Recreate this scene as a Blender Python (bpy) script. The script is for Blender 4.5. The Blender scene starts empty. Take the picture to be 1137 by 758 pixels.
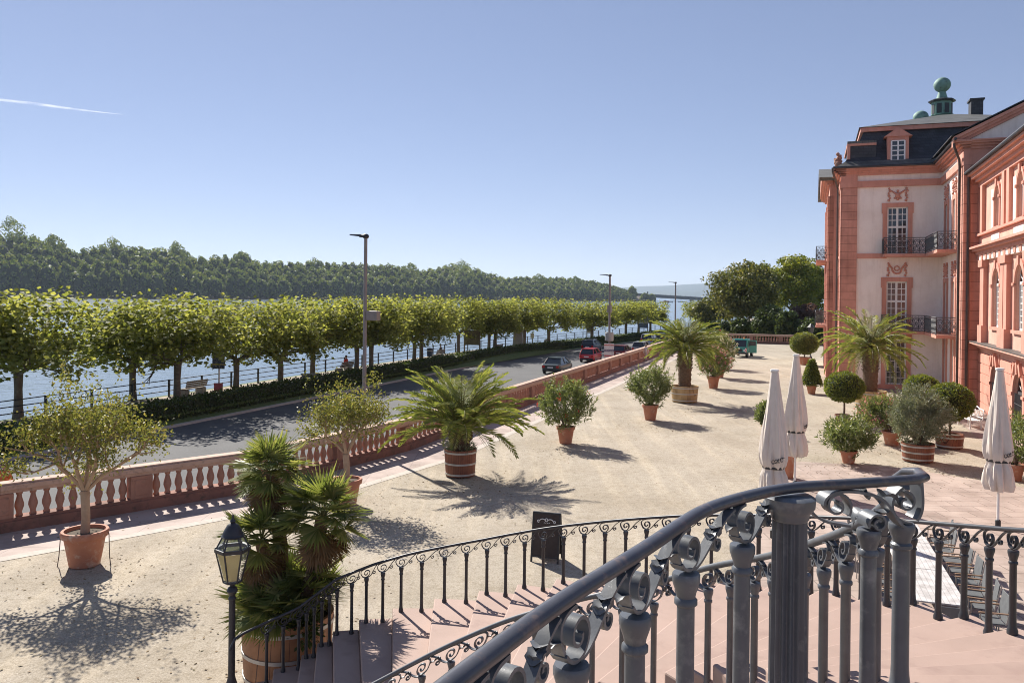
import bpy, math, random
import numpy as np
from mathutils import Vector, Matrix
R = math.radians
rng = np.random.default_rng(7)
random.seed(7)
SC = bpy.context.scene
COL = SC.collection

# ------------------------------------------------------------------ camera
F_PX, CX, CY = 900.0, 568.5, 330.757
PITCH, ROLL, CAM_H = R(-0.25683), R(0.6), 6.5
FWD = Vector((0, math.cos(PITCH), math.sin(PITCH)))
_r = Vector((1, 0, 0)); _u = _r.cross(FWD)
RT = math.cos(ROLL) * _r + math.sin(ROLL) * _u
UP = -math.sin(ROLL) * _r + math.cos(ROLL) * _u
cam = bpy.data.cameras.new('camera'); camo = bpy.data.objects.new('camera', cam); COL.objects.link(camo)
cam.sensor_width = 36; cam.sensor_fit = 'HORIZONTAL'; cam.lens = F_PX / 1137 * 36
cam.shift_y = (CY - 379) / 1137; cam.clip_end = 40000; cam.clip_start = 0.05
m = Matrix((RT, UP, -FWD)).transposed().to_4x4(); m.translation = (0, 0, CAM_H); camo.matrix_world = m
SC.camera = camo

# ------------------------------------------------------------------ sky, sun, exposure
SUN_EL, SUN_AZ = R(38), R(-30)          # the sun stands ahead of the camera, to its left
w = bpy.data.worlds.new('World'); SC.world = w; w.use_nodes = True
nt = w.node_tree; nt.nodes.clear()
sky = nt.nodes.new('ShaderNodeTexSky'); sky.sky_type = 'NISHITA'; sky.sun_disc = False
sky.sun_elevation = SUN_EL; sky.sun_rotation = SUN_AZ
sky.altitude = 1500; sky.air_density = 0.75; sky.dust_density = 0.1; sky.ozone_density = 4.0
bg = nt.nodes.new('ShaderNodeBackground'); bg.inputs['Strength'].default_value = 0.15
wo = nt.nodes.new('ShaderNodeOutputWorld')
tint = nt.nodes.new('ShaderNodeMix'); tint.data_type = 'RGBA'; tint.blend_type = 'MULTIPLY'; tint.inputs[0].default_value = 1; tint.inputs[7].default_value = (.825, .765, .835, 1)
gam = nt.nodes.new('ShaderNodeGamma'); gam.inputs[1].default_value = .62; nt.links.new(sky.outputs[0], gam.inputs[0])   # flattens the sky's range like the photograph's exposure
nt.links.new(gam.outputs[0], tint.inputs[6]); nt.links.new(tint.outputs[2], bg.inputs[0]); nt.links.new(bg.outputs[0], wo.inputs[0])
sun = bpy.data.lights.new('sun', 'SUN'); suno = bpy.data.objects.new('sun', sun); COL.objects.link(suno)
sun.energy = 5.0; sun.angle = R(0.5); sun.color = (1.0, 0.945, 0.86)
SV = Vector((math.sin(SUN_AZ) * math.cos(SUN_EL), math.cos(SUN_AZ) * math.cos(SUN_EL), math.sin(SUN_EL)))
suno.rotation_euler = SV.to_track_quat('Z', 'Y').to_euler(); suno.location = (0, 0, 60)
SC.view_settings.view_transform = 'Standard'; SC.view_settings.look = 'None'
SC.view_settings.exposure = 0.86; SC.view_settings.gamma = 1; SC.view_settings.use_curve_mapping = False
SC.cycles.max_bounces = 8; SC.cycles.transparent_max_bounces = 8; SC.cycles.volume_bounces = 0
SC.cycles.use_denoising = True; SC.cycles.filter_width = 1.0

# ------------------------------------------------------------------ geometry helpers
AZ = R(20.27)                            # the palace front runs this much to the right of the view
AX = np.array([math.sin(AZ), math.cos(AZ)]); BX = np.array([math.cos(AZ), -math.sin(AZ)])
def W(a, b, z=0.0):
    p = AX * a + BX * b
    return (float(p[0]), float(p[1]), z)
def AB(p): return (float(p[0] * AX[0] + p[1] * AX[1]), float(p[0] * BX[0] + p[1] * BX[1]))
def ray(px, py): return RT * ((px - CX) / F_PX) - UP * ((py - CY) / F_PX) + FWD
def G(px, py, z=0.0):
    d = ray(px, py); t = (z - CAM_H) / d.z
    return (d.x * t, d.y * t, z)
def D(px, py, dist):
    d = ray(px, py); t = dist / d.y
    return (d.x * t, d.y * t, CAM_H + d.z * t)

def mesh_np(name, V, F, smooth=False):
    V = np.asarray(V, np.float32).reshape(-1, 3); F = np.asarray(F, np.int32); k = F.shape[1]
    me = bpy.data.meshes.new(name)
    me.vertices.add(len(V)); me.vertices.foreach_set('co', V.ravel())
    me.loops.add(F.size); me.loops.foreach_set('vertex_index', F.ravel())
    me.polygons.add(len(F)); me.polygons.foreach_set('loop_start', np.arange(0, F.size, k, dtype=np.int32))
    me.update(calc_edges=True)
    if smooth: me.polygons.foreach_set('use_smooth', [True] * len(F))
    return me

def link(name, me, mat, parent=None, loc=(0, 0, 0)):
    o = bpy.data.objects.new(name, me); COL.objects.link(o); o.location = loc
    if mat is not None:
        me.materials.clear()
        for q in (mat if isinstance(mat, (list, tuple)) else [mat]): me.materials.append(q)
    if parent is not None: o.parent = parent
    return o

class MB:
    def __init__(s): s.v = []; s.f = []; s.xf = None
    def add(s, V, F):
        n = len(s.v)
        if s.xf is not None: V = [tuple(s.xf @ Vector(p)) for p in V]
        s.v += [tuple(p) for p in V]; s.f += [tuple(i + n for i in q) for q in F]; return s
    def box(s, x0, x1, y0, y1, z0, z1):
        V = [(x, y, z) for z in (z0, z1) for x, y in ((x0, y0), (x1, y0), (x1, y1), (x0, y1))]
        return s.add(V, [(3, 2, 1, 0), (4, 5, 6, 7), (0, 1, 5, 4), (1, 2, 6, 5), (2, 3, 7, 6), (3, 0, 4, 7)])
    def obox(s, c, size, mat3=None):
        c = Vector(c); h = Vector(size) * .5; M = mat3 or Matrix.Identity(3)
        V = [tuple(c + M @ Vector((sx * h.x, sy * h.y, sz * h.z))) for sz in (-1, 1) for sx, sy in ((-1, -1), (1, -1), (1, 1), (-1, 1))]
        return s.add(V, [(3, 2, 1, 0), (4, 5, 6, 7), (0, 1, 5, 4), (1, 2, 6, 5), (2, 3, 7, 6), (3, 0, 4, 7)])
    def lathe(s, prof, n=16, c=(0, 0, 0), mod=None, cap=True):
        V = []; F = []
        for j, (r, z) in enumerate(prof):
            for i in range(n):
                t = 2 * math.pi * i / n; rr = r * (mod(t, z) if mod else 1)
                V.append((c[0] + rr * math.cos(t), c[1] + rr * math.sin(t), c[2] + z))
        for j in range(len(prof) - 1):
            for i in range(n):
                k = (i + 1) % n; F.append((j * n + i, j * n + k, (j + 1) * n + k, (j + 1) * n + i))
        if cap:
            F.append(tuple(range(n - 1, -1, -1))); F.append(tuple((len(prof) - 1) * n + i for i in range(n)))
        return s.add(V, F)
    def tube(s, P, r, n=8, cap=True, flat=1.0):
        P = [Vector(p) for p in P]; m_ = len(P)
        rs = r if isinstance(r, (list, tuple, np.ndarray)) else [r] * m_
        V = []; F = []; up = Vector((0, 0, 1))
        for j in range(m_):
            t = (P[min(j + 1, m_ - 1)] - P[max(j - 1, 0)])
            t = t.normalized() if t.length > 1e-9 else Vector((0, 0, 1))
            if j == 0:
                a = t.cross(up)
                if a.length < .05: a = t.cross(Vector((0, 1, 0)))
                a.normalize()
            else:
                a = (a - t * a.dot(t)); a = a.normalized() if a.length > 1e-6 else t.orthogonal().normalized()
            b = t.cross(a)
            for i in range(n):
                q = 2 * math.pi * i / n
                V.append(tuple(P[j] + (a * math.cos(q) + b * math.sin(q) * flat) * rs[j]))
        for j in range(m_ - 1):
            for i in range(n):
                k = (i + 1) % n; F.append((j * n + i, (j + 1) * n + i, (j + 1) * n + k, j * n + k))
        if cap:
            F.append(tuple(range(n))); F.append(tuple((m_ - 1) * n + i for i in range(n - 1, -1, -1)))
        return s.add(V, F)
    def prism(s, poly, z0, z1):
        n = len(poly)
        V = [(x, y, z0) for x, y in poly] + [(x, y, z1) for x, y in poly]
        F = [tuple(range(n - 1, -1, -1)), tuple(range(n, 2 * n))] + [(i, (i + 1) % n, n + (i + 1) % n, n + i) for i in range(n)]
        return s.add(V, F)
    def extrude(s, poly3, vec):
        n = len(poly3); vec = Vector(vec)
        V = [tuple(p) for p in poly3] + [tuple(Vector(p) + vec) for p in poly3]
        F = [tuple(range(n - 1, -1, -1)), tuple(range(n, 2 * n))] + [(i, (i + 1) % n, n + (i + 1) % n, n + i) for i in range(n)]
        return s.add(V, F)
    def ribbon(s, P, wv, th):
        """flat bar bent along P (points), wide along wv, thickness th"""
        P = [Vector(p) for p in P]; wv = Vector(wv); n = len(P); V = []; F = []
        wn = wv.normalized()
        for j in range(n):
            t = (P[min(j + 1, n - 1)] - P[max(j - 1, 0)]).normalized(); b = t.cross(wn).normalized() * (th * .5)
            for q in (-.5, .5):
                V.append(tuple(P[j] + wv * q + b)); V.append(tuple(P[j] + wv * q - b))
        for j in range(n - 1):
            a = 4 * j; c = a + 4
            F += [(a, c, c + 2, a + 2), (a + 3, c + 3, c + 1, a + 1), (a + 1, c + 1, c, a), (a + 2, c + 2, c + 3, a + 3)]
        F += [(0, 2, 3, 1), (4 * n - 4, 4 * n - 3, 4 * n - 1, 4 * n - 2)]
        return s.add(V, F)
    def sphere(s, c, r, nu=12, nv=8, sc=(1, 1, 1)):
        V = [(c[0], c[1], c[2] + r * sc[2])]; F = []
        for j in range(1, nv):
            p = math.pi * j / nv
            for i in range(nu):
                q = 2 * math.pi * i / nu
                V.append((c[0] + r * sc[0] * math.sin(p) * math.cos(q), c[1] + r * sc[1] * math.sin(p) * math.sin(q), c[2] + r * sc[2] * math.cos(p)))
        V.append((c[0], c[1], c[2] - r * sc[2])); L = len(V) - 1
        for i in range(nu):
            F.append((0, 1 + i, 1 + (i + 1) % nu)); F.append((L, 1 + (nv - 2) * nu + (i + 1) % nu, 1 + (nv - 2) * nu + i))
        for j in range(nv - 2):
            for i in range(nu):
                k = (i + 1) % nu; F.append((1 + j * nu + i, 1 + (j + 1) * nu + i, 1 + (j + 1) * nu + k, 1 + j * nu + k))
        return s.add(V, F)
    def build(s, name, mat, parent=None, smooth=False, loc=(0, 0, 0), bevel=0.0):
        me = bpy.data.meshes.new(name); me.from_pydata(s.v, [], s.f); me.update()
        if smooth:
            me.polygons.foreach_set('use_smooth', [True] * len(me.polygons)); me.set_sharp_from_angle(angle=R(42))
        o = link(name, me, mat, parent, loc)
        if bevel > 0:
            bm = o.modifiers.new('bevel', 'BEVEL'); bm.width = bevel; bm.segments = 2; bm.limit_method = 'ANGLE'; bm.angle_limit = R(40)
        return o

def tag(o, label=None, cat=None, group=None, kind=None):
    if label: o['label'] = label
    if cat: o['category'] = cat
    if group: o['group'] = group
    if kind: o['kind'] = kind
    return o
def thing(name, label, cat, loc=(0, 0, 0), rz=0.0, group=None):
    o = bpy.data.objects.new(name, None); COL.objects.link(o); o.location = loc; o.rotation_euler = (0, 0, rz)
    return tag(o, label, cat, group)
KIDS = {}
def kids(o): return [c for c in bpy.data.objects if c.parent is o]
def dup(root, loc, rz=0.0, label=None, scale=None):
    r = root.copy(); COL.objects.link(r); r.location = loc; r.rotation_euler = (0, 0, rz)
    if label: r['label'] = label
    if scale is not None: r.scale = scale if isinstance(scale, tuple) else (scale,) * 3
    key = root.name
    if key not in KIDS: KIDS[key] = [(c, kids(c)) for c in kids(root)]
    for c, sub in KIDS[key]:
        d = c.copy(); COL.objects.link(d); d.parent = r
        for e in sub:
            g = e.copy(); COL.objects.link(g); g.parent = d
    return r

# ------------------------------------------------------------------ materials
def newmat(name):
    mt = bpy.data.materials.new(name); mt.use_nodes = True; t = mt.node_tree
    return mt, t, t.nodes['Principled BSDF']
def N(t, typ, **kw):
    n = t.nodes.new(typ)
    for k, v in kw.items(): setattr(n, k, v)
    return n
def ramp(t, fac, stops):
    r = N(t, 'ShaderNodeValToRGB'); e = r.color_ramp.elements
    while len(e) < len(stops): e.new(.5)
    for q, (p, c) in zip(e, stops): q.position = p; q.color = (*c, 1)
    t.links.new(fac, r.inputs[0]); return r.outputs[0]
def coords(t, kind='Object', scale=None):
    c = N(t, 'ShaderNodeTexCoord').outputs[kind]
    if scale:
        mp = N(t, 'ShaderNodeMapping'); mp.inputs['Scale'].default_value = scale; t.links.new(c, mp.inputs[0]); return mp.outputs[0]
    return c
def noise(t, co, scale, detail=4, rough=.6):
    n = N(t, 'ShaderNodeTexNoise'); n.inputs['Scale'].default_value = scale; n.inputs['Detail'].default_value = detail; n.inputs['Roughness'].default_value = rough
    t.links.new(co, n.inputs['Vector']); return n.outputs['Fac']
def mixc(t, a, b, fac, mode='MIX'):
    x = N(t, 'ShaderNodeMix', data_type='RGBA', blend_type=mode)
    for s_, v in ((x.inputs[6], a), (x.inputs[7], b)):
        if isinstance(v, tuple): s_.default_value = (*v, 1)
        else: t.links.new(v, s_)
    if isinstance(fac, float): x.inputs[0].default_value = fac
    else: t.links.new(fac, x.inputs[0])
    return x.outputs[2]
def bump(t, bs, h, strength=.3, dist=.02):
    b = N(t, 'ShaderNodeBump'); b.inputs['Strength'].default_value = strength; b.inputs['Distance'].default_value = dist
    t.links.new(h, b.inputs['Height']); t.links.new(b.outputs[0], bs.inputs['Normal'])
def surf(name, c1, c2=None, scale=4.0, rough=.7, metal=0.0, bmp=0.0, bscale=None, bdist=.02, c3=None, s3=30.0, spec=None, kind='Object', stretch=None):
    mt, t, b = newmat(name); c2 = c2 or tuple(x * .75 for x in c1)
    co = coords(t, kind, stretch)
    n1 = noise(t, co, scale)
    col = ramp(t, n1, [(.35, c1), (.68, c2)])
    if c3:
        n3 = noise(t, co, s3, 5); col = mixc(t, col, c3, ramp(t, n3, [(.55, (0, 0, 0)), (.72, (1, 1, 1))]))
    t.links.new(col, b.inputs['Base Color']); b.inputs['Roughness'].default_value = rough; b.inputs['Metallic'].default_value = metal
    if spec is not None: b.inputs['Specular IOR Level'].default_value = spec
    if bmp: bump(t, b, noise(t, co, bscale or scale * 6, 6), bmp, bdist)
    return mt
def leafmat(name, c1, c2, c3=None, trans=.35, rough=.45, clump=1.2, spec=.4):
    mt, t, b = newmat(name)
    g = N(t, 'ShaderNodeNewGeometry')
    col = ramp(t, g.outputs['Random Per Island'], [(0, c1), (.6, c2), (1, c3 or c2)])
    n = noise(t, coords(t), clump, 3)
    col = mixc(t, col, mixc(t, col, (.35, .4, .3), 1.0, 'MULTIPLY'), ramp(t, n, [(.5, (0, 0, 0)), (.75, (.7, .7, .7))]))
    t.links.new(col, b.inputs['Base Color']); b.inputs['Roughness'].default_value = rough
    b.inputs['Specular IOR Level'].default_value = spec
    tr = N(t, 'ShaderNodeBsdfTranslucent')
    t.links.new(mixc(t, col, (1.45, 1.4, .75), 1.0, 'MULTIPLY'), tr.inputs[0])
    mx = N(t, 'ShaderNodeMixShader'); mx.inputs[0].default_value = trans
    t.links.new(b.outputs[0], mx.inputs[1]); t.links.new(tr.outputs[0], mx.inputs[2])
    t.links.new(mx.outputs[0], t.nodes['Material Output'].inputs['Surface'])
    return mt
def brickmat(name, c1, c2, mortar, bw, bh, msize=.012, rough=.8, offset=.5, nscale=2.0, rot=0.0, bmp=.3, axes=None):
    mt, t, b = newmat(name)
    co = coords(t)
    if axes:  # axes: wall pattern from (horizontal run, height)
        sp = N(t, 'ShaderNodeSeparateXYZ'); t.links.new(co, sp.inputs[0]); cb = N(t, 'ShaderNodeCombineXYZ')
        if axes == 'wall':
            ad = N(t, 'ShaderNodeMath', operation='ADD'); t.links.new(sp.outputs[0], ad.inputs[0]); t.links.new(sp.outputs[1], ad.inputs[1])
            t.links.new(ad.outputs[0], cb.inputs[0])
        t.links.new(sp.outputs[2], cb.inputs[1]); co = cb.outputs[0]
    mp = N(t, 'ShaderNodeMapping'); mp.inputs['Rotation'].default_value = (0, 0, rot); t.links.new(co, mp.inputs[0])
    br = N(t, 'ShaderNodeTexBrick'); br.offset = offset
    for k, v in (('Scale', 1.0), ('Mortar Size', msize), ('Brick Width', bw), ('Row Height', bh), ('Mortar Smooth', .2)): br.inputs[k].default_value = v
    br.inputs['Color1'].default_value = (*c1, 1); br.inputs['Color2'].default_value = (*c2, 1); br.inputs['Mortar'].default_value = (*mortar, 1)
    t.links.new(mp.outputs[0], br.inputs['Vector'])
    n = noise(t, coords(t), nscale, 6)
    col = mixc(t, br.outputs['Color'], mixc(t, br.outputs['Color'], (.6, .57, .55), 1.0, 'MULTIPLY'), ramp(t, n, [(.42, (0, 0, 0)), (.72, (1, 1, 1))]))
    t.links.new(col, b.inputs['Base Color']); b.inputs['Roughness'].default_value = rough
    inv = N(t, 'ShaderNodeMath', operation='SUBTRACT'); inv.inputs[0].default_value = 1; t.links.new(br.outputs['Fac'], inv.inputs[1])
    bump(t, b, inv.outputs[0], bmp, .01)
    return mt
def glassmat(name, col=(.02, .025, .03), rough=.06):
    mt, t, b = newmat(name); b.inputs['Base Color'].default_value = (*col, 1); b.inputs['Roughness'].default_value = rough
    b.inputs['Specular IOR Level'].default_value = .8
    return mt

M = {}
M['gravel'] = surf('gravel', (.475, .415, .33), (.415, .36, .285), .35, .95, 0, .5, 90, .01, (.30, .25, .20), 38)
def gravel_fix():
    # fine grain and soft worn lanes over the gravel
    t = M['gravel'].node_tree; b = t.nodes['Principled BSDF']; src = b.inputs['Base Color'].links[0].from_socket
    co = coords(t); n = noise(t, co, 22, 5, .9)
    c = mixc(t, src, mixc(t, src, (.5, .47, .44), 1.0, 'MULTIPLY'), ramp(t, n, [(.36, (1, 1, 1)), (.56, (0, 0, 0))]))
    n = noise(t, co, 4.5, 6, .8); c = mixc(t, c, mixc(t, c, (.8, .78, .74), 1.0, 'MULTIPLY'), ramp(t, n, [(.40, (1, 1, 1)), (.52, (0, 0, 0))]))
    n = noise(t, co, 34, 2, .5); c = mixc(t, c, (.62, .58, .51), ramp(t, n, [(.66, (0, 0, 0)), (.72, (.8, .8, .8))]))
    n4 = noise(t, co, .22, 5, .7); c = mixc(t, c, mixc(t, c, (.86, .84, .80), 1.0, 'MULTIPLY'), ramp(t, n4, [(.44, (0, 0, 0)), (.62, (1, 1, 1))]))
    mp_ = N(t, 'ShaderNodeMapping'); mp_.inputs['Rotation'].default_value = (0, 0, AZ); mp_.inputs['Scale'].default_value = (1.5, .10, 1); t.links.new(coords(t), mp_.inputs[0])
    n2 = noise(t, mp_.outputs[0], .9, 4)
    c = mixc(t, c, mixc(t, c, (1.2, 1.19, 1.16), 1.0, 'MULTIPLY'), ramp(t, n2, [(.48, (0, 0, 0)), (.66, (1, 1, 1))]))
    t.links.new(c, b.inputs['Base Color'])
gravel_fix()
M['paving'] = brickmat('sandstone paving', (.450, .356, .302), (.387, .302, .257), (.243, .189, .158), 1.0, .62, .018, .85, .5, .8)
M['strip'] = brickmat('pink paving strip', (.468, .369, .324), (.414, .329, .288), (.306, .243, .211), 1.25, 1.2, .012, .85, .0, .9)
M['kerb'] = surf('kerb stone', (.50, .44, .38), (.40, .35, .30), 3, .85)
M['step'] = surf('stair sandstone', (.405, .285, .235), (.35, .245, .20), 1.3, .8, 0, .15, 60, .004, (.31, .21, .175), 2.2)
M['asphalt'] = surf('asphalt', (.095, .095, .098), (.07, .07, .073), .5, .9, 0, .3, 120, .006, (.12, .12, .122), 9)
M['grass'] = surf('grass', (.09, .14, .035), (.14, .16, .06), 2.2, .95, 0, .6, 40, .05, (.05, .09, .025), 14)
M['path'] = surf('sandy path', (.36, .30, .23), (.28, .235, .18), 1.2, .95)
M['earth'] = surf('earth', (.10, .07, .045), (.06, .045, .03), 12, .95, 0, .6, 60, .02)
M['quay'] = surf('quay stone', (.22, .2, .18), (.15, .14, .13), 1.4, .9)
M['sand_red'] = surf('red sandstone', (.41, .215, .15), (.33, .165, .115), 2.2, .85, 0, .25, 30, .01, (.24, .145, .105), 6)
M['coping'] = surf('sandstone coping', (.54, .37, .285), (.44, .29, .22), 2.0, .85, 0, .25, 30, .01, (.28, .2, .16), 7)
M['plinth'] = surf('dirty sandstone plinth', (.30, .14, .10), (.19, .10, .075), 1.2, .9, 0, .3, 25, .01, (.12, .08, .06), 5)
M['pal_red'] = surf('palace red paint', (.66, .315, .235), (.60, .28, .21), .8, .75, 0, .1, 20, .005)
M['pal_quoin'] = brickmat('palace red ashlar', (.66, .315, .235), (.61, .29, .215), (.36, .16, .115), 40.0, .58, .022, .75, 0.0, .6, axes='wall')
M['pal_white'] = surf('palace cream plaster', (.92, .84, .775), (.89, .81, .745), .5, .85)
M['pal_trim'] = surf('palace pale trim', (.72, .41, .32), (.66, .36, .275), 1.0, .75)
def streaks(mt, amount):
    t = mt.node_tree; b = t.nodes['Principled BSDF']; src = b.inputs['Base Color'].links[0].from_socket
    n = noise(t, coords(t, 'Object', (1, 1, .07)), 3.2, 5, .7); n2 = noise(t, coords(t), .7, 6, .7)
    c = mixc(t, src, mixc(t, src, (.72, .68, .65), 1.0, 'MULTIPLY'), ramp(t, n, [(.50, (0, 0, 0)), (.78, (amount,) * 3)]))
    c = mixc(t, c, mixc(t, c, (.86, .83, .81), 1.0, 'MULTIPLY'), ramp(t, n2, [(.45, (0, 0, 0)), (.65, (amount,) * 3)])); t.links.new(c, b.inputs['Base Color'])
for k_, q_ in (('pal_red', .9), ('pal_white', .55), ('pal_trim', .8), ('pal_quoin', .8)): streaks(M[k_], q_)
M['win_white'] = surf('white window paint', (.86, .85, .82), (.8, .79, .76), 6, .45)
M['glass'] = glassmat('window glass')
M['glass_warm'] = glassmat('window glass with painted red reflection', (.10, .04, .032), .12)  # reddish reflection is put into the pane colour
M['slate'] = brickmat('slate', (.035, .037, .045), (.055, .058, .068), (.02, .02, .025), .35, .22, .012, .55, .5, 1.5, axes='wall', bmp=.4)
M['slate_lt'] = brickmat('weathered slate', (.10, .10, .095), (.15, .15, .14), (.05, .05, .05), .4, .25, .014, .6, .5, 1.2, axes='wall', bmp=.4)
M['copper'] = surf('green copper', (.20, .33, .28), (.14, .24, .2), 2.5, .7, .1, 0, None, .02, (.08, .11, .10), 3)
M['iron'] = surf('dark grey painted iron', (.12, .128, .142), (.09, .096, .108), 7, .45, .05, .12, 60, .003, (.13, .135, .14), 18)
M['iron_thin'] = surf('thin painted iron', (.045, .048, .056), (.032, .034, .04), 7, .45, .2)
M['iron_fg'] = surf('weathered painted iron', (.118, .127, .142), (.088, .096, .108), 5, .38, .05, .15, 70, .002, (.21, .215, .22), 9)
M['rail_fg'] = surf('worn painted handrail', (.088, .086, .094), (.062, .062, .072), 8, .3, .05, .15, 80, .002, (.22, .15, .12), 11)
M['balcony'] = surf('balcony iron', (.10, .10, .105), (.075, .075, .08), 5, .5, .2)
M['pipe'] = surf('downpipe metal', (.11, .085, .075), (.08, .06, .055), 3, .5, .4)
M['terracotta'] = surf('terracotta', (.46, .20, .12), (.40, .16, .095), 3, .8, 0, .2, 40, .006, (.52, .38, .29), 5)
M['tub_red'] = brickmat('red stained tub staves', (.27, .095, .05), (.22, .075, .04), (.08, .03, .02), .11, 30, .006, .6, 0, 3, axes='wall')
M['tub_red2'] = brickmat('tub wood staves', (.40, .20, .10), (.34, .165, .08), (.12, .06, .04), .16, 30, .006, .65, 0, 3, axes='wall')
M['tub_yellow'] = brickmat('pale tub staves', (.50, .34, .16), (.44, .29, .13), (.2, .13, .07), .14, 30, .006, .65, 0, 3, axes='wall')
M['hoop'] = surf('galvanised hoop', (.52, .51, .48), (.42, .41, .39), 6, .45, .4)
M['bark'] = surf('bark', (.17, .12, .085), (.10, .075, .055), 6, .9, 0, .6, 30, .03)
M['bark_plane'] = surf('plane bark', (.20, .165, .12), (.12, .095, .07), 5, .9, 0, .4, 20, .02, (.30, .27, .2), 4)
M['bark_pale'] = surf('pale smooth bark', (.42, .30, .21), (.32, .22, .15), 5, .8, 0, .3, 30, .01)
M['palm_trunk'] = surf('palm trunk', (.20, .13, .08), (.10, .065, .04), 14, .95, 0, .8, 30, .04)
M['cloth'] = surf('cream parasol cloth', (.70, .62, .55), (.64, .565, .50), 3, .9, 0, .15, 60, .004)
M['white_paint'] = surf('white paint', (.78, .77, .75), (.72, .71, .69), 4, .4)
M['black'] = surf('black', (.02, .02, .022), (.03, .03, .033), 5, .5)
M['board'] = surf('chalkboard', (.045, .032, .028), (.06, .045, .04), 4, .8)
M['wood_y'] = surf('yellow wood', (.5, .3, .08), (.42, .25, .07), 4, .6)
M['wood_grey'] = surf('weathered bench wood', (.22, .18, .14), (.15, .12, .095), 8, .8)
M['concrete'] = surf('concrete', (.32, .31, .29), (.25, .24, .225), 3, .9)
M['post_metal'] = surf('lamp post metal', (.28, .24, .22), (.22, .19, .175), 3, .5, .3)
M['lamp_glass'] = None
M['tyre'] = surf('tyre', (.02, .02, .02), (.03, .03, .03), 10, .9)
M['rim'] = surf('wheel rim', (.5, .5, .52), (.4, .4, .42), 5, .35, .8)
M['red_lens'] = surf('red lens', (.5, .02, .015), (.45, .02, .015), 5, .25)
M['clear_lens'] = surf('headlamp lens', (.7, .7, .68), (.6, .6, .6), 5, .2)
M['table'] = brickmat('pale table slats', (.62, .59, .57), (.57, .545, .525), (.42, .4, .385), 8, .098, .008, .6, .3, 4)
M['chair'] = surf('grey chair mesh', (.12, .125, .13), (.09, .095, .10), 8, .7)
M['chair_arm'] = surf('chair wood arm', (.25, .15, .09), (.2, .12, .07), 8, .6)
M['chair_leg'] = surf('chair metal', (.42, .41, .40), (.36, .35, .34), 8, .4, .7)

L = {}
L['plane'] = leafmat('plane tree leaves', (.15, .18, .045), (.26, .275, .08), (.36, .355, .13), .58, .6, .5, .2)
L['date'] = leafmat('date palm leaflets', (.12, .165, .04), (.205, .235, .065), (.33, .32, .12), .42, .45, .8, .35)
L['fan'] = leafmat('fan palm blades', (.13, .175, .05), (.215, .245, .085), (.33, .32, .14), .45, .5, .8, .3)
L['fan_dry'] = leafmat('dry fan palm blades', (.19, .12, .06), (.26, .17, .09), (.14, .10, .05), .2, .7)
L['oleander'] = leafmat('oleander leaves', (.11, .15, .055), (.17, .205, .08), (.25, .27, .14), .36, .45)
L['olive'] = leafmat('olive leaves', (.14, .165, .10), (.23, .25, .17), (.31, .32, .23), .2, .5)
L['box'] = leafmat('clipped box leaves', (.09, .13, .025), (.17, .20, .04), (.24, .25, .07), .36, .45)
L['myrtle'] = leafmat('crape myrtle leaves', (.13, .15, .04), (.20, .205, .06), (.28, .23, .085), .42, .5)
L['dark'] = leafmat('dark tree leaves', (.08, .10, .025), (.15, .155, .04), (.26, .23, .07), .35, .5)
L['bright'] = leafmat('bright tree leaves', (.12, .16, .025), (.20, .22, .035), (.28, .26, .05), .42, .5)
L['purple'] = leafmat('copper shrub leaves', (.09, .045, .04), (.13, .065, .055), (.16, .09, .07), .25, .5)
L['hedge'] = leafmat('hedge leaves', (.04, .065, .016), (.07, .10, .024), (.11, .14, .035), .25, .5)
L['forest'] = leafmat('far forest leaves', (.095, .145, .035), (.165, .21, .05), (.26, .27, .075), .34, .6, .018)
L['core'] = M['core'] = surf('foliage shade core', (.025, .035, .012), (.035, .045, .015), 3, .95)  # dark colour stands in for the shade inside foliage
L['pink'] = leafmat('pink oleander flowers', (.60, .22, .30), (.70, .36, .42), (.55, .15, .22), .3, .6)
L['redfl'] = leafmat('red oleander flowers', (.6, .06, .05), (.6, .12, .08), (.5, .04, .05), .3, .6)
L['whitefl'] = leafmat('white oleander flowers', (.7, .66, .6), (.75, .7, .66), (.65, .55, .5), .3, .6)

# ------------------------------------------------------------------ leaf clouds
def unit(v):
    n = np.linalg.norm(v, axis=1, keepdims=True); n[n < 1e-9] = 1; return v / n
def leaf_geo(P, Dv, Ln, Wd, g=None, side=None):
    g = g or rng; n = len(P); Dv = unit(Dv)
    S = np.cross(Dv, g.normal(size=(n, 3))) if side is None else side
    S = unit(S); Ln = np.broadcast_to(np.asarray(Ln, float), (n,))[:, None]; Wd = np.broadcast_to(np.asarray(Wd, float), (n,))[:, None]
    V = np.empty((n, 4, 3)); V[:, 0] = P; V[:, 1] = P + Dv * Ln * .45 + S * Wd * .5; V[:, 2] = P + Dv * Ln; V[:, 3] = P + Dv * Ln * .45 - S * Wd * .5
    return V.reshape(-1, 3)
def quads(n): return np.arange(n * 4, dtype=np.int32).reshape(-1, 4)
def leaves(name, P, Dv, Ln, Wd, mat, parent=None, loc=(0, 0, 0), side=None):
    V = leaf_geo(P, Dv, Ln, Wd, None, side)
    return link(name, mesh_np(name, V, quads(len(P))), mat, parent, loc)
def facing(Nv, jit, g=None):
    """leaf axis and side so that the blades lie across the direction Nv (leafy clumps shade like clumps)"""
    g = g or rng; Nn = unit(unit(Nv) + g.normal(size=Nv.shape) * jit); T = unit(np.cross(Nn, g.normal(size=Nv.shape))); return T, np.cross(Nn, T)
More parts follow.
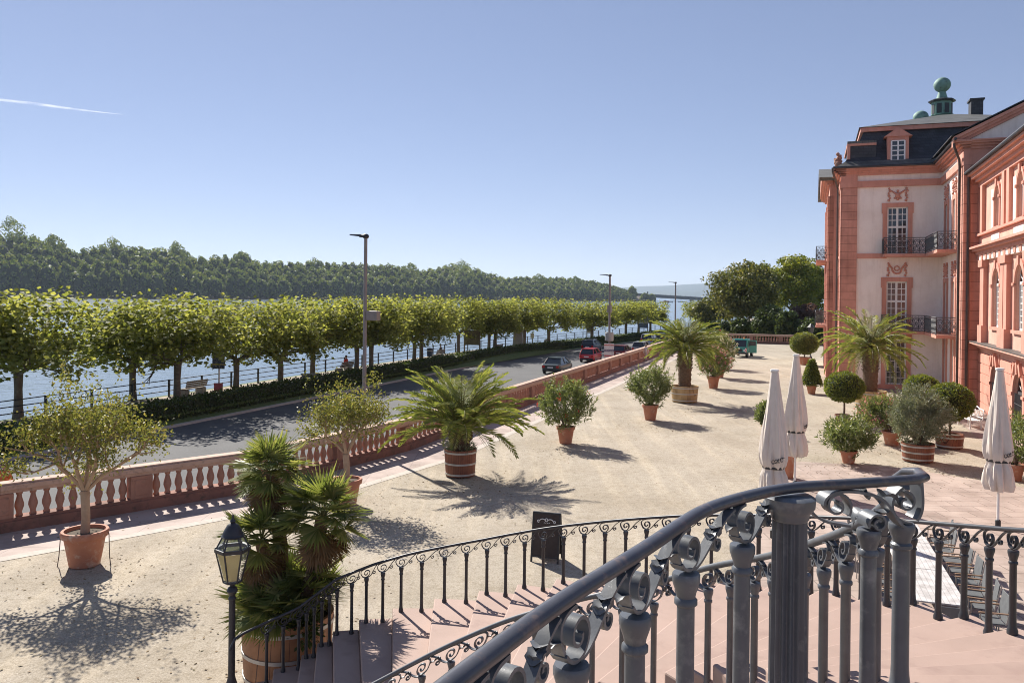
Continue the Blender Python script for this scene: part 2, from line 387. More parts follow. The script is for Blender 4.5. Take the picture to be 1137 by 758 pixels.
def blob(n, c, rad, g=None, shell=.55):
    """points through the outer part of an ellipsoid, with uneven lumps"""
    g = g or rng; d = unit(g.normal(size=(n, 3)))
    lump = 1 + .12 * np.sin(d[:, 0] * 5.1 + d[:, 2] * 3) + .1 * np.sin(d[:, 1] * 6.3 + 1.7 * d[:, 0] * 4)
    r = (shell + (1 - shell) * g.random(n) ** .6) * lump
    return np.asarray(c) + d * r[:, None] * np.asarray(rad), d
def clumps(centers, rads, per, g=None, shell=.5):
    PP = []; DD = []
    for c, r in zip(centers, rads):
        p, d = blob(per, c, r, g, shell); PP.append(p); DD.append(d)
    return np.concatenate(PP), np.concatenate(DD)
def bumpy_core(name, c, rad, mat, parent, nu=18, nv=12, amp=.12, loc=(0, 0, 0)):
    mb = MB(); mb.sphere((0, 0, 0), 1, nu, nv)
    V = np.array(mb.v); V *= (1 + amp * np.sin(V[:, :1] * 5 + V[:, 1:2] * 4 + 1) * np.cos(V[:, 2:3] * 5)); V = V * np.asarray(rad) + np.asarray(c)
    mb.v = [tuple(p) for p in V]; return mb.build(name, mat, parent, True, loc)

# ================================================================== SETTING
def bank(a): return max(0.0, a - 85) * .16          # the river bank swings right further upstream
def sheet(name, poly, z, mat, kind='structure', thick=0.0):
    mb = MB()
    if thick: mb.prism(poly, z - thick, z)
    else: mb.add([(x, y, z) for x, y in poly], [tuple(range(len(poly)))])
    return tag(mb.build(name, mat), kind=kind)
def strip_poly(b0, b1, a0=-60, a1=420, n=24, bend=True):
    As = np.linspace(a0, a1, n)
    L_ = [W(a, b0 + (bank(a) if bend else 0))[:2] for a in As]; R_ = [W(a, b1 + (bank(a) if bend else 0))[:2] for a in As]
    return L_ + R_[::-1]
def strip(name, b0, b1, z, mat, a0=-60, a1=420, n=40, bend=(True, True), zb=None, kind='structure', thick=0.0):
    As = np.linspace(a0, a1, n); mb = MB(); V = []; F = []
    for a in As:
        V.append(W(a, b0 + (bank(a) if bend[0] else 0), z)); V.append(W(a, b1 + (bank(a) if bend[1] else 0), z if zb is None else zb))
    for i in range(n - 1): F.append((2 * i, 2 * i + 1, 2 * i + 3, 2 * i + 2))
    if thick:
        m_ = len(V); V += [(x, y, zz - thick) for x, y, zz in V]
        for i in range(n - 1):
            F += [(2 * i, 2 * i + 2, m_ + 2 * i + 2, m_ + 2 * i), (2 * i + 1, m_ + 2 * i + 1, m_ + 2 * i + 3, 2 * i + 3)]
        F += [(0, m_, m_ + 1, 1), (2 * n - 2, 2 * n - 1, m_ + 2 * n - 1, m_ + 2 * n - 2)]
    mb.add(V, F); return tag(mb.build(name, mat), kind=kind)

ZR = -0.6                                              # road level
ZP = -0.12                                             # promenade and lawn level
# land on the palace side: one sheet to the horizon
mb = MB(); As = list(np.linspace(-400, 900, 60)) + [1500, 3000, 9000]
V = []; F = []
for a in As: V += [W(a, -31.6 + bank(a), ZR - .02), W(a, 9000, ZR - .02)]
for i in range(len(As) - 1): F.append((2 * i, 2 * i + 1, 2 * i + 3, 2 * i + 2))
mb.add(V, F); tag(mb.build('ground', M['grass']), kind='structure')
strip('quay_bank', -38.3, -38.6, ZP - .004, M['quay'], a0=-400, a1=900, zb=-3.8)
strip('promenade_lawn', -38.3, -32.6, ZP - .004, M['grass'], a0=-400, a1=900, thick=.6)
strip('verge', -32.6, -31.3, ZP - .004, M['grass'], a0=-400, a1=900, zb=ZR + .08)
strip('road', -31.0, -15.2, ZR + .002, M['asphalt'], bend=(True, False))
strip('kerb_line', -31.3, -31.0, ZR + .10, M['kerb'], thick=.13)
strip('pavement', -17.9, -15.2, ZR + .12, M['paving'], bend=(False, False), thick=.12)
strip('promenade', -37.9, -36.0, ZP + .002, M['path'])
# water
wm, t, b = newmat('river water')
b.inputs['Base Color'].default_value = (.10, .15, .19, 1); b.inputs['Roughness'].default_value = .16; b.inputs['IOR'].default_value = 1.33
co = coords(t, 'Object', (1, 1, 1)); n1 = noise(t, co, .55, 3, .55); n2 = noise(t, coords(t, 'Object', (.25, .6, 1)), .35, 2)
ad = N(t, 'ShaderNodeMath', operation='ADD'); t.links.new(n1, ad.inputs[0]); t.links.new(n2, ad.inputs[1]); bump(t, b, ad.outputs[0], .3, .35)
mb = MB(); x0 = -6000
mb.add([(-6000, -800, -3.6), (9000, -800, -3.6), (9000, 9000, -3.6), (-6000, 9000, -3.6)], [(0, 1, 2, 3)])
tag(mb.build('river', wm), kind='structure')

# terrace: gravel court, paving strip along the balustrade, slabs round the stair foot
KINK = [(4.0, -26.6), (15.6, -20.35), (22.0, -17.05), (30.0, -15.75), (118.0, -15.75)]     # balustrade line (a, b)
def off_line(d): 
    pts = [np.array(p, float) for p in KINK]; out = []
    for i, p in enumerate(pts):
        n = np.zeros(2)
        for j in ((i - 1, i), (i, i + 1)):
            if 0 <= j[0] and j[1] < len(pts):
                v = pts[j[1]] - pts[j[0]]; v /= np.linalg.norm(v); n += np.array([-v[1], v[0]])
        n /= np.linalg.norm(n); out.append(tuple(p + n * d))
    return out
edge = off_line(-.35)
poly = [W(a, b)[:2] for a, b in edge] + [W(150, -15.75)[:2], W(150, 60)[:2], W(-40, 60)[:2], W(-40, -26.6)[:2]]
tc = sheet('terrace', poly, 0.0, M['gravel'], thick=1.2)
def band(name, d0, d1, z, mat):
    A, B = off_line(d0), off_line(d1); mb = MB()
    V = [W(a, b, z) for p in zip(A, B) for a, b in p]
    mb.add(V, [(2 * i + 1, 2 * i, 2 * i + 2, 2 * i + 3) for i in range(len(A) - 1)])
    return tag(mb.build(name, mat), kind='structure')
band('paved_strip', .2, 2.45, .004, M['strip']); band('kerb_strip', 2.45, 2.8, .008, M['kerb'])
pp = [G(872, 512), G(905, 513), G(1000, 519), G(1137, 541), G(1300, 570)]
poly = [p[:2] for p in pp] + [(16, 8), (4, 4), (3.0, 11.5), (4.6, 14.5), (5.6, 20)]
sheet('cafe_paving', poly, .004, M['paving'])
poly = [W(63.9, 2.4)[:2], W(63.9, 8.6)[:2], W(55, 8.6)[:2], W(55, 9.4)[:2], W(28, 9.4)[:2], W(28, 7.4)[:2], W(52, 7.4)[:2], W(61, 6.2)[:2], W(61, 2.4)[:2]]
sheet('palace_apron', poly, .009, M['paving'])

# far bank, hills
def px_line(pts): return pts
SKY = [(-160, 236), (-60, 238), (0, 241), (30, 246), (55, 256), (72, 266), (82, 275), (100, 270), (125, 265), (170, 271), (198, 269), (215, 282), (240, 281), (272, 277), (284, 286), (340, 287), (380, 288), (430, 291), (470, 297), (500, 291), (515, 290), (535, 298), (560, 306), (600, 305), (630, 306), (655, 309), (680, 315), (696, 321), (708, 325)]
WAT = [(-160, 860), (0, 900), (200, 980), (400, 1120), (560, 1280), (690, 1420), (720, 1460)]
ip = lambda x, T: float(np.interp(x, [p[0] for p in T], [p[1] for p in T]))
mb = MB(); V = []; F = []; xs = list(range(-160, 721, 16))
for x in xs:
    y0 = ip(x, WAT); p0 = D(x, 330, y0); k = 1.0
    h = max(0.0, D(x, ip(x, SKY), y0 + 120)[2]) * .42
    for dd, zz in ((0, -3.8), (1.5, -1.6), (14, -.8), (70, h * .5), (150, h), (420, h * .8)):
        p = D(x, 330, y0 + dd); V.append((p[0], p[1], zz))
for i in range(len(xs) - 1):
    for j in range(5): F.append((6 * i + j, 6 * i + 6 + j, 6 * i + 7 + j, 6 * i + 1 + j))
mb.add(V, F); tag(mb.build('far_bank', M['earth'], smooth=True), kind='structure')
def far_ground(x, dd):
    y0 = ip(x, WAT); h = max(0.0, D(x, ip(x, SKY), y0 + 120)[2]) * .42
    return float(np.interp(dd, (0, 1.5, 14, 70, 150, 420), (-3.8, -1.6, -.8, h * .5, h, h * .8)))
def far_tree_geo(c, r, h, g, per, low=.2):
    """crown points of one far tree standing at c: a dome of leafy lobes round the trunk"""
    k = 13; cs = []; rs = []
    for i in range(k):
        q = i * 2.4 + g.random(); e = (i + .5) / k; rr = r * .72 * math.sqrt(max(0, 1 - (e * .98) ** 2.2)) + .3
        cs.append((c[0] + rr * math.cos(q), c[1] + rr * math.sin(q), c[2] + h * (low + (.92 - low) * e))); s_ = r * (.40 + .14 * g.random()) * (1.15 - .35 * e); rs.append((s_, s_, s_ * .85))
    return clumps(cs, rs, per, g, .7)
g = np.random.default_rng(3); PP = []; DD = []; core = MB()
for row, (dd, fr) in enumerate(((8, .56), (36, .70), (75, .84), (118, .98), (165, 1.0))):
    x = -150 + g.random() * 8
    while x < 704:
        y0 = ip(x, WAT) + dd + g.normal() * 7; gz = far_ground(x, dd)
        p = D(x, 330, y0); top = D(x, ip(x, SKY), y0)[2]
        h = (top - gz) * (fr if row < 3 else 1.0) * (.86 + .13 * g.random()); h = min(max(8.0, h), 44); r = (7.5 + 5.5 * g.random() ** 1.5) * (.8 if x > 640 else 1); r = min(r, h * .42)
        base = (p[0], p[1], gz - 1); per = 30 if row < 3 else 24
        P_, D_ = far_tree_geo(base, r, h, g, per, .12 if row == 0 else .3); PP.append(P_); DD.append(D_)
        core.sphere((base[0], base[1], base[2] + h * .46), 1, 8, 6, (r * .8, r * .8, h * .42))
        x += (1.45 * r) * F_PX / y0 * (.85 + .4 * g.random())
P_ = np.concatenate(PP); D_ = np.concatenate(DD)
T_, S_ = facing(D_, .38, g); fo = leaves('far_bank_forest', P_ - T_ * 1.3, T_, 2.7, 2.6, L['forest'], side=S_); tag(fo, kind='stuff')
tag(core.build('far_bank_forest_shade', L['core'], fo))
# trees that stand out of the far wood's outline
def far_single(x, ytop, dd, r, label):
    y0 = ip(x, WAT) + dd; gz = far_ground(x, dd); p = D(x, 330, y0); top = D(x, ytop, y0)[2]
    th = thing('far_bank_tree', label, 'tree', (p[0], p[1], gz - 1), 0, 'trees standing out of the far wood')
    h = top - gz + 1; MB().tube([(0, 0, 0), (0, 0, h * .6)], [r * .1, r * .05], 6).build('trunk', M['bark'], th)
    P, Dv = far_tree_geo((0, 0, 0), r, h, g, 60, max(.3, 1 - 2.0 * r / h))
    T_, S_ = facing(Dv, .38, g); leaves('crown', P - T_, T_, 2.1, 2.0, L['forest'], th, side=S_)
for a in ((514, 288, 60, 17, 'round dark tree rising above the far wood, left of the second street lamp'), (268, 278, 120, 8, 'small dark tree poking above the far wood left of the first street lamp'),
          (196, 267, 120, 13, 'broad tree standing tallest in the middle of the left far wood'), (126, 263, 120, 15, 'domed tree just right of the dip in the far skyline'),
          (60, 258, 110, 12, 'leaning outline tree at the right foot of the tall left hill wood'), (14, 239, 130, 15, 'tallest tree on the hill wood at the left edge of the view'),
          (350, 286, 120, 13, 'low rounded tree above the far wood just left of the first street lamp'), (600, 304, 60, 13, 'rounded tree in the low far wood right of the round dark one'),
          (640, 306, 30, 11, 'tree near the right tip of the far wood, by the second street lamp'), (456, 291, 90, 13, 'low domed tree on the far wood left of the round dark one')): far_single(*a)
# small trees and shrubs on the island tip by the bridge
g2 = np.random.default_rng(5)
for i, (x, yt, r) in enumerate(((702, 321, 8), (716, 326, 7), (724, 327, 5))):
    p = D(x, 333, 1480); top = D(x, yt - 3 * (i == 0), 1480)[2]
    th = thing('far_bank_tree', ('tall rounded tree on the island tip beside the bridge', 'low shrub tree on the island tip under the bridge deck', 'smallest shrub tree at the very tip of the island by the pier')[i], 'tree', (p[0], p[1], -4), 0, 'trees standing out of the far wood')
    h = top + 4; MB().tube([(0, 0, 0), (0, 0, h * .5)], [1, .5], 6).build('trunk', M['bark'], th)
    P, Dv = far_tree_geo((0, 0, 0), r, h, g2, 150); leaves('crown', P, Dv + g2.normal(size=P.shape) * .7, 2.2, 2, L['forest'], th)
# hills
hm = surf('far hills', (.045, .075, .085), (.06, .09, .095), .004, .95)  # haze blue is put into the hills' base colour
for nm, yy, pts in (('hills', 9500, [(560, 322), (640, 320), (700, 317.5), (715, 315.5), (735, 316), (760, 313.5), (783, 312.5), (820, 311), (900, 308), (1100, 306), (1400, 312)]),
                    ('hills', 7000, [(660, 327), (700, 324), (730, 322.5), (760, 322), (800, 321), (900, 322), (1200, 324)])):
    mb = MB(); V = []; F = []
    for i, (x, y) in enumerate(pts):
        for q, (dy, k) in enumerate(((0, 0), (350, .75), (700, 1), (1500, .3))):
            p = D(x, y, yy + 700); z = -5 + (p[2] + 5) * k; p2 = D(x, 328, yy + dy); V.append((p2[0], p2[1], z))
    for i in range(len(pts) - 1):
        for j in range(3): F.append((4 * i + j, 4 * i + 4 + j, 4 * i + 5 + j, 4 * i + 1 + j))
    mb.add(V, F); o = tag(mb.build(nm, hm, smooth=True), kind='structure')
    sb = o.modifiers.new('s', 'SUBSURF'); sb.levels = sb.render_levels = 2
# bridge
BD = 1750
bl = D(640, 322.7, BD); br_ = D(860, 336.0, BD)
bt = thing('river_bridge', 'long flat grey road bridge over the river in the far distance', 'bridge', (0, BD, -4))
mb = MB()
z0, z1 = D(690, 324.6, BD)[2], D(783, 330.2, BD)[2]; x0, x1 = D(690, 324, BD)[0], D(783, 330, BD)[0]
sl = (z1 - z0) / (x1 - x0)
def dk(x): return z0 + sl * (x - x0) + 4
xa, xb = x0 - 200, x1 + 260
mb.add([(xa, -8, dk(xa) - 7), (xb, -8, dk(xb) - 7), (xb, 8, dk(xb) - 7), (xa, 8, dk(xa) - 7), (xa, -8, dk(xa)), (xb, -8, dk(xb)), (xb, 8, dk(xb)), (xa, 8, dk(xa))], [(3, 2, 1, 0), (4, 5, 6, 7), (0, 1, 5, 4), (1, 2, 6, 5), (2, 3, 7, 6), (3, 0, 4, 7)])
bm_ = surf('bridge steel', (.05, .06, .075), (.04, .05, .06), .1, .7); mb.build('deck', bm_, bt)
for x in (719, 768): 
    X = D(x, 330, BD)[0]; MB().box(X - 3.2, X + 3.2, -6, 6, 0, dk(X) - 5).build('pier', M['concrete'], bt)
mb = MB()
for i in range(60):
    X = xa + (xb - xa) * i / 59; mb.box(X - .2, X + .2, -7.8, -7.5, dk(X) - .1, dk(X) + 1.6)
mb.build('parapet', bm_, bt)
X = D(719, 330, BD)[0]; MB().box(X - 1.2, X + 1.2, -2, 2, dk(X), dk(X) + 5).build('mast', bm_, bt)
# boats
def boat(px, py, Y, ln, label, cab):
    p = D(px, py, Y); th = thing('river_boat', label, 'boat', (p[0], p[1], -3.6), R(-8), 'boats on the river near the bridge')
    mb = MB(); hw = ln * .09; st = [(-.5, .7, .9), (-.3, 1, .9), (.3, 1, .9), (.45, .6, 1.1), (.5, .08, 1.3)]; V = []; F = []
    for s_, w_, z in st: V += [(s_ * ln, -hw * w_, -.4), (s_ * ln, hw * w_, -.4), (s_ * ln, hw * w_ * 1.1, z * ln * .06), (s_ * ln, -hw * w_ * 1.1, z * ln * .06)]
    for i in range(4):
        for j in range(4): F.append((4 * i + j, 4 * i + 4 + j, 4 * i + 4 + (j + 1) % 4, 4 * i + (j + 1) % 4))
    F += [(0, 1, 2, 3), (19, 18, 17, 16)]; mb.add(V, F); mb.build('hull', surf('hull', (.03, .035, .05), (.04, .045, .06), 1, .6), th)
    h = ln * .055
    MB().box(-.25 * ln, .2 * ln, -hw * .8, hw * .8, h, h + ln * .07).build('cabin', cab, th)
    MB().box(-.2 * ln, -.02 * ln, -hw * .6, hw * .6, h + ln * .07, h + ln * .12).build('wheelhouse', M['win_white'], th)
    MB().tube([(-.1 * ln, 0, h + ln * .1), (-.1 * ln, 0, h + ln * .22)], ln * .004, 6).build('mast', M['black'], th)
boat(740, 333.5, 1250, 20, 'dark boat with a red cabin on the river below the bridge', surf('red cabin', (.45, .1, .08), (.4, .08, .07), 1, .6))
boat(757, 333.3, 1350, 13, 'small dark boat right of the red cabin boat, by the third street lamp', M['win_white'])

# ================================================================== PALACE
PAL = thing('palace', 'red and cream baroque palace with slate mansard roof and balconies on the right', 'palace', W(55, 8.6), -AZ)
def Q(b, a, z): return (b - 8.6, a - 55, z)           # palace frame: x along the gable face, y along the river front
class Wall:
    """a wall plane with real openings. o = (b,a) start, u = direction (db,da), out = outward direction"""
    def __init__(s, o, u, out, depth=.35): s.o = o; s.u = u; s.n = out; s.d = depth
    def P(s, x, z, d=0.0): return Q(s.o[0] + s.u[0] * x + s.n[0] * d, s.o[1] + s.u[1] * x + s.n[1] * d, z)
    def holes(s, x0, x1, z0, z1, holes, name, mat):
        mb = MB(); xs = sorted({x0, x1, *[h[0] for h in holes], *[h[1] for h in holes]}); zs = sorted({z0, z1, *[h[2] for h in holes], *[h[3] for h in holes]})
        for i in range(len(xs) - 1):
            for j in range(len(zs) - 1):
                cx_, cz = (xs[i] + xs[i + 1]) / 2, (zs[j] + zs[j + 1]) / 2
                if any(h[0] < cx_ < h[1] and h[2] < cz < h[3] for h in holes): continue
                mb.add([s.P(xs[i], zs[j]), s.P(xs[i + 1], zs[j]), s.P(xs[i + 1], zs[j + 1]), s.P(xs[i], zs[j + 1])], [(0, 1, 2, 3)])
        for h in holes:
            a, b_, c, e = h[:4]; arch = len(h) > 4 and h[4]
            r = (b_ - a) / 2; zt = e - r if arch else e
            pts = [(a, c), (a, zt)]
            if arch: pts += [((a + b_) / 2 - r * math.cos(math.pi * k / 12), zt + r * math.sin(math.pi * k / 12)) for k in range(1, 12)]
            pts += [(b_, zt), (b_, c)]
            for k in range(len(pts)):
                p, q = pts[k], pts[(k + 1) % len(pts)]
                mb.add([s.P(*p), s.P(*q), s.P(*q, -s.d), s.P(*p, -s.d)], [(0, 1, 2, 3)])
            if arch:
                for k in range(12):
                    t0, t1 = math.pi * k / 12, math.pi * (k + 1) / 12; m_ = (a + b_) / 2
                    p = (m_ - r * math.cos(t0), zt + r * math.sin(t0)); q = (m_ - r * math.cos(t1), zt + r * math.sin(t1))
                    mb.add([s.P(*p), s.P(*q), s.P(q[0], e), s.P(p[0], e)], [(0, 1, 2, 3)])
        return mb.build(name, mat, PAL)
    def slab(s, mb, x0, x1, z0, z1, d0, d1):
        V = [s.P(x, z, d) for d in (d0, d1) for x, z in ((x0, z0), (x1, z0), (x1, z1), (x0, z1))]
        return mb.add(V, [(3, 2, 1, 0), (4, 5, 6, 7), (0, 1, 5, 4), (1, 2, 6, 5), (2, 3, 7, 6), (3, 0, 4, 7)])
    def window(s, a, b_, c, e, nx=4, rows=(3, 4), arch=False, grille=False, glass=None, surround=.3, transom=.42, mat=None, lug=True):
        """white casement with its glass and its red surround"""
        mb = MB(); d = -.16; fw = .095
        r = (b_ - a) / 2; zt = e - r if arch else e
        for q in ((a, a + fw, c, zt), (b_ - fw, b_, c, zt), (a, b_, c, c + fw)): s.slab(mb, *q, d - .03, d + .03)
        if not arch: s.slab(mb, a, b_, e - fw, e, d - .03, d + .03)
        m_ = (a + b_) / 2; s.slab(mb, m_ - .07, m_ + .07, c + fw, (e - fw) if not arch else e - .02, d - .028, d + .04)
        ztr = e - (e - c) * transom if not arch else zt
        s.slab(mb, a + fw, b_ - fw, ztr - .07, ztr + .07, d - .026, d + .05)
        for i in range(1, nx):
            if i * 2 == nx: continue
            x = a + (b_ - a) * i / nx; s.slab(mb, x - .026, x + .026, c + fw, zt if arch else e - fw, d - .024, d + .015)
        lo, hi = c + fw, ztr - .07
        for i in range(1, rows[1]): z = lo + (hi - lo) * i / rows[1]; s.slab(mb, a + fw, b_ - fw, z - .026, z + .026, d - .022, d + .013)
        if not arch:
            lo, hi = ztr + .07, e - fw
            for i in range(1, rows[0]): z = lo + (hi - lo) * i / rows[0]; s.slab(mb, a + fw, b_ - fw, z - .026, z + .026, d - .022, d + .013)
        else:
            for k in range(12):
                t0, t1 = math.pi * k / 12, math.pi * (k + 1) / 12
                P4 = [s.P(m_ - rr * math.cos(t), zt + rr * math.sin(t), d + .03) for rr, t in ((r, t0), (r, t1), (r - .09, t1), (r - .09, t0))]
                mb.add(P4, [(0, 1, 2, 3)])
            for k in (2, 4, 6, 8, 10):
                t = math.pi * k / 12; p = Vector(s.P(m_ - r * .35 * math.cos(t), zt + r * .35 * math.sin(t), d + .01)); q = Vector(s.P(m_ - r * .95 * math.cos(t), zt + r * .95 * math.sin(t), d + .01)); mb.tube([p, q], .018, 4)
            mb.tube([s.P(m_ - r * .4 * math.cos(math.pi * k / 10), zt + r * .4 * math.sin(math.pi * k / 10), d + .01) for k in range(11)], .02, 4)
        win = mb.build('window', mat or M['win_white'], PAL)
        gl = MB()
        if arch:
            n = 12; gl.add([s.P(a, c, d - .04), s.P(b_, c, d - .04)] + [s.P(m_ + r * math.cos(math.pi * k / n), zt + r * math.sin(math.pi * k / n), d - .04) for k in range(n + 1)], [tuple(range(n + 3))])
        else: gl.add([s.P(a, c, d - .04), s.P(b_, c, d - .04), s.P(b_, e, d - .04), s.P(a, e, d - .04)], [(0, 1, 2, 3)])
        gl.build('pane', glass or M['glass'], win)
        if surround:
            sm = MB(); w_ = surround
            if not arch:
                s.slab(sm, a - w_, a, c, e + w_, -.02, .09); s.slab(sm, b_, b_ + w_, c, e + w_, -.02, .09); s.slab(sm, a, b_, e, e + w_, -.02, .088)
                if lug: s.slab(sm, a - w_ - .07, a - w_, e - .45, e + w_, -.02, .085); s.slab(sm, b_ + w_, b_ + w_ + .07, e - .45, e + w_, -.02, .085)
            else:
                s.slab(sm, a - w_, a, c, zt, -.02, .1); s.slab(sm, b_, b_ + w_, c, zt, -.02, .1)
                for k in range(12):
                    t0, t1 = math.pi * k / 12, math.pi * (k + 1) / 12
                    V = [s.P(m_ - rr * math.cos(t), zt + rr * math.sin(t), dd) for dd in (-.02, .1) for rr, t in ((r, t0), (r, t1), (r + w_, t1), (r + w_, t0))]
                    sm.add(V, [(0, 1, 2, 3), (7, 6, 5, 4), (0, 4, 5, 1), (1, 5, 6, 2), (2, 6, 7, 3), (3, 7, 4, 0)])
                s.slab(sm, m_ - .16, m_ + .16, e - .03, e + w_ + .12, .03, .16)
                s.slab(sm, a - w_ - .06, a, zt - .12, zt + .02, .02, .16); s.slab(sm, b_, b_ + w_ + .06, zt - .12, zt + .02, .02, .16)
            s.slab(sm, a - w_ - .1, b_ + w_ + .1, c - .16, c, -.02, .15)
            sm.build('frame', M['pal_red'], win)
        if grille:
            gm = MB()
            for i in range(1, 2 * nx): x = a + (b_ - a) * i / (2 * nx); s.slab(gm, x - .012, x + .012, c, zt, .0, .03)
            for k in range(1, 4): z = c + (zt - c) * k / 4; s.slab(gm, a, b_, z - .014, z + .014, .001, .035)
            gm.build('grille', M['balcony'], win)
        return win
def part(mb, name, mat, parent=None, **k): return mb.build(name, mat, parent or PAL, **k)
AF, BC, B2, A2, B3, ZE = 64.0, 2.07, 8.6, 54.9, 9.42, 15.35
# --- gable-side cream face of the end pavilion (three storeys)
Wf = Wall((BC, AF), (1, 0), (0, -1))
WL, WR = 5.05 - BC, 6.38 - BC
wins = [(WL, WR, 9.65, 13.03), (WL, WR, 4.35, 7.70), (WL, WR, .33, 4.0)]
Wf.holes(0, B2 - BC, -.3, ZE + .5, wins, 'wall', M['pal_white'])
for i, h in enumerate(wins): Wf.window(*h, nx=4, rows=((3, 4), (3, 4), (3, 5))[i], grille=(i == 2), glass=(M['glass'], M['glass_warm'], M['glass'])[i])
mb = MB(); Wf.slab(mb, -.02, .98, -.3, 14.5, -.3, .14); part(mb, 'pilaster', M['pal_quoin'])
mb = MB(); Wf.slab(mb, -.14, B2 - BC, 14.5, 14.95, -.2, .2); Wf.slab(mb, -.14, .98, 14.95, 15.4, -.2, .16); part(mb, 'frieze_band', M['pal_red'])
mb = MB(); Wf.slab(mb, 1.0, WL - .02, 9.36, 9.71, -.1, .1); Wf.slab(mb, .99, 6.53, -.3, .28, -.1, .12); part(mb, 'string_course', M['pal_red'])
def cornice(wall, x0, x1, z, n0=0, n1=0, name='cornice', mat=None, prof=((.18, 0, .16), (.32, .16, .30), (.5, .30, .42), (.62, .42, .50))):
    mb = MB()
    for dep, za, zb in prof: wall.slab(mb, x0 - dep * n0, x1 + dep * n1, z + za, z + zb, -.2, dep)
    return part(mb, name, mat or M['pal_red'])
cornice(Wf, 0, B2 - BC, ZE + .02, 1, 0)
mb = MB(); mb.tube([Wf.P(-.7, ZE + .58, .68), Wf.P(B2 - BC - .55, ZE + .58, .68)], .085, 8); part(mb, 'gutter', M['iron_thin'])
# stucco ornaments over the windows
def relief(wall, x, z, kind):
    mb = MB()
    def sph(u, v, r, sz=1, sx=1): 
        c = wall.P(x + u, z + v, .05); mb.sphere(c, r, 8, 6, (sx, sx, sz))
    for s_ in (-1, 1):
        for k in range(6): sph(s_ * .56 + .05 * math.sin(k * 2), .38 - k * .17, .075 + .02 * (k % 2))
    if kind == 'eagle':
        sph(0, -.1, .17, 1.3); sph(0, .2, .09); sph(0, -.36, .12)
        for s_ in (-1, 1):
            for k in range(5): sph(s_ * (.14 + .08 * k), .02 + .055 * k, .085 - .008 * k, .7, 1.3)
            for k in range(3): sph(s_ * (.1 + .05 * k), -.22 - .05 * k, .07)
    else:
        for k in range(13):
            q = math.pi * k / 12; sph(.3 * math.cos(q), -.05 - .3 * math.sin(q), .07)
        for k in range(10):
            q = 2 * math.pi * k / 10; sph(.16 * math.cos(q), .02 + .16 * math.sin(q), .05)
        for s_ in (-1, 1):
            for k in range(4): sph(s_ * (.3 + .07 * k), .0 + .1 * k, .07)
    part(mb, 'stucco_relief', M['pal_red'], smooth=True)
relief(Wf, (WL + WR) / 2, 13.98, 'eagle'); relief(Wf, (WL + WR) / 2, 8.62, 'garland')
# --- river front of the pavilion, seen at a raking angle
Wr = Wall((BC, AF), (0, 1), (-1, 0))
hs = [(x, x + 1.3, z0, z1) for x in (1.9,) for z0, z1 in ((9.65, 13.0), (4.35, 7.7), (.4, 3.9))]
Wr.holes(0, 26, -.3, ZE + .5, hs, 'wall', M['pal_white'])
for h in hs: Wr.window(*h)
for xa_, xb_ in ((.0, 1.3), (3.7, 4.6)): mb = MB(); Wr.slab(mb, xa_, xb_, -.3, 14.5, -.3, .14); part(mb, 'pilaster', M['pal_quoin'])
mb = MB(); Wr.slab(mb, -.1, 26, 14.5, 14.95, -.2, .2); part(mb, 'frieze_band', M['pal_red'])
cornice(Wr, 0, 26, ZE + .02, 1, 0)
Wp = Wall((1.28, AF + 4.6), (0, 1), (-1, 0))                # projecting centre bay
hs = [(x, x + 1.4, z0, z1) for x in (1.6, 6.3, 11.0) for z0, z1 in ((9.65, 13.0), (4.35, 7.7), (.4, 3.9))]
Wp.holes(0, 14, -.3, ZE + .5, hs, 'wall', M['pal_red'])
for h in hs: Wp.window(*h)
for x in (0, 3.9, 8.6, 13): mb = MB(); Wp.slab(mb, x, x + 1.0, -.3, 14.5, -.3, .15); part(mb, 'pilaster', M['pal_quoin'])
mb = MB(); mb.box(*Q(1.28, AF + 4.6, 0)[:1], Q(2.2, 0, 0)[0], Q(0, AF + 4.6, 0)[1], Q(0, AF + 4.75, 0)[1], -.3, ZE + .5); part(mb, 'return_wall', M['pal_red'])
cornice(Wp, 0, 14, ZE + .02, 1, 1)
mb = MB(); mb.extrude([Wp.P(-.6, ZE + .5, .62), Wp.P(14.6, ZE + .5, .62), Wp.P(7, ZE + 1.9, .62)], Vector(Wp.P(0, 0, -2.5)) - Vector(Wp.P(0, 0, .62))); part(mb, 'pediment', M['pal_red'])
mb = MB(); mb.extrude([Wp.P(-.9, ZE + .52, .8), Wp.P(7, ZE + 2.3, .8), Wp.P(7, ZE + 2.0, .8), Wp.P(-.6, ZE + .28, .8)], Vector(Wp.P(0, 0, -3)) - Vector(Wp.P(0, 0, .8)))
mb.extrude([Wp.P(14.9, ZE + .52, .8), Wp.P(14.6, ZE + .28, .8), Wp.P(7, ZE + 2.0, .8), Wp.P(7, ZE + 2.3, .8)], Vector(Wp.P(0, 0, -3)) - Vector(Wp.P(0, 0, .8))); part(mb, 'pediment_roof', M['slate_lt'])
mb = MB(); sx, sy, sz = Q(1.75, AF + .7, ZE + .55)
mb.box(sx - .28, sx + .28, sy - .28, sy + .28, sz, sz + .3)
for dx, dz, r in ((0, .6, .36), (-.12, .95, .3), (.1, 1.25, .27), (-.22, .75, .2), (.24, .9, .18), (-.05, 1.6, .19), (-.3, 1.15, .14), (.22, 1.45, .12)): mb.sphere((sx + dx * .7, sy + .1 * math.sin(dz * 7), sz + dz * .75), r * .72, 10, 8)
part(mb, 'roof_statue', M['sand_red'], smooth=True)
mb = MB(); q0, q1 = Q(2.45, AF + .35, ZE + .6), Q(4.3, AF + 6, ZE + 2.25); mb.box(q0[0], q1[0], q0[1], q1[1], q0[2], q1[2]); part(mb, 'roof_block', M['slate'])
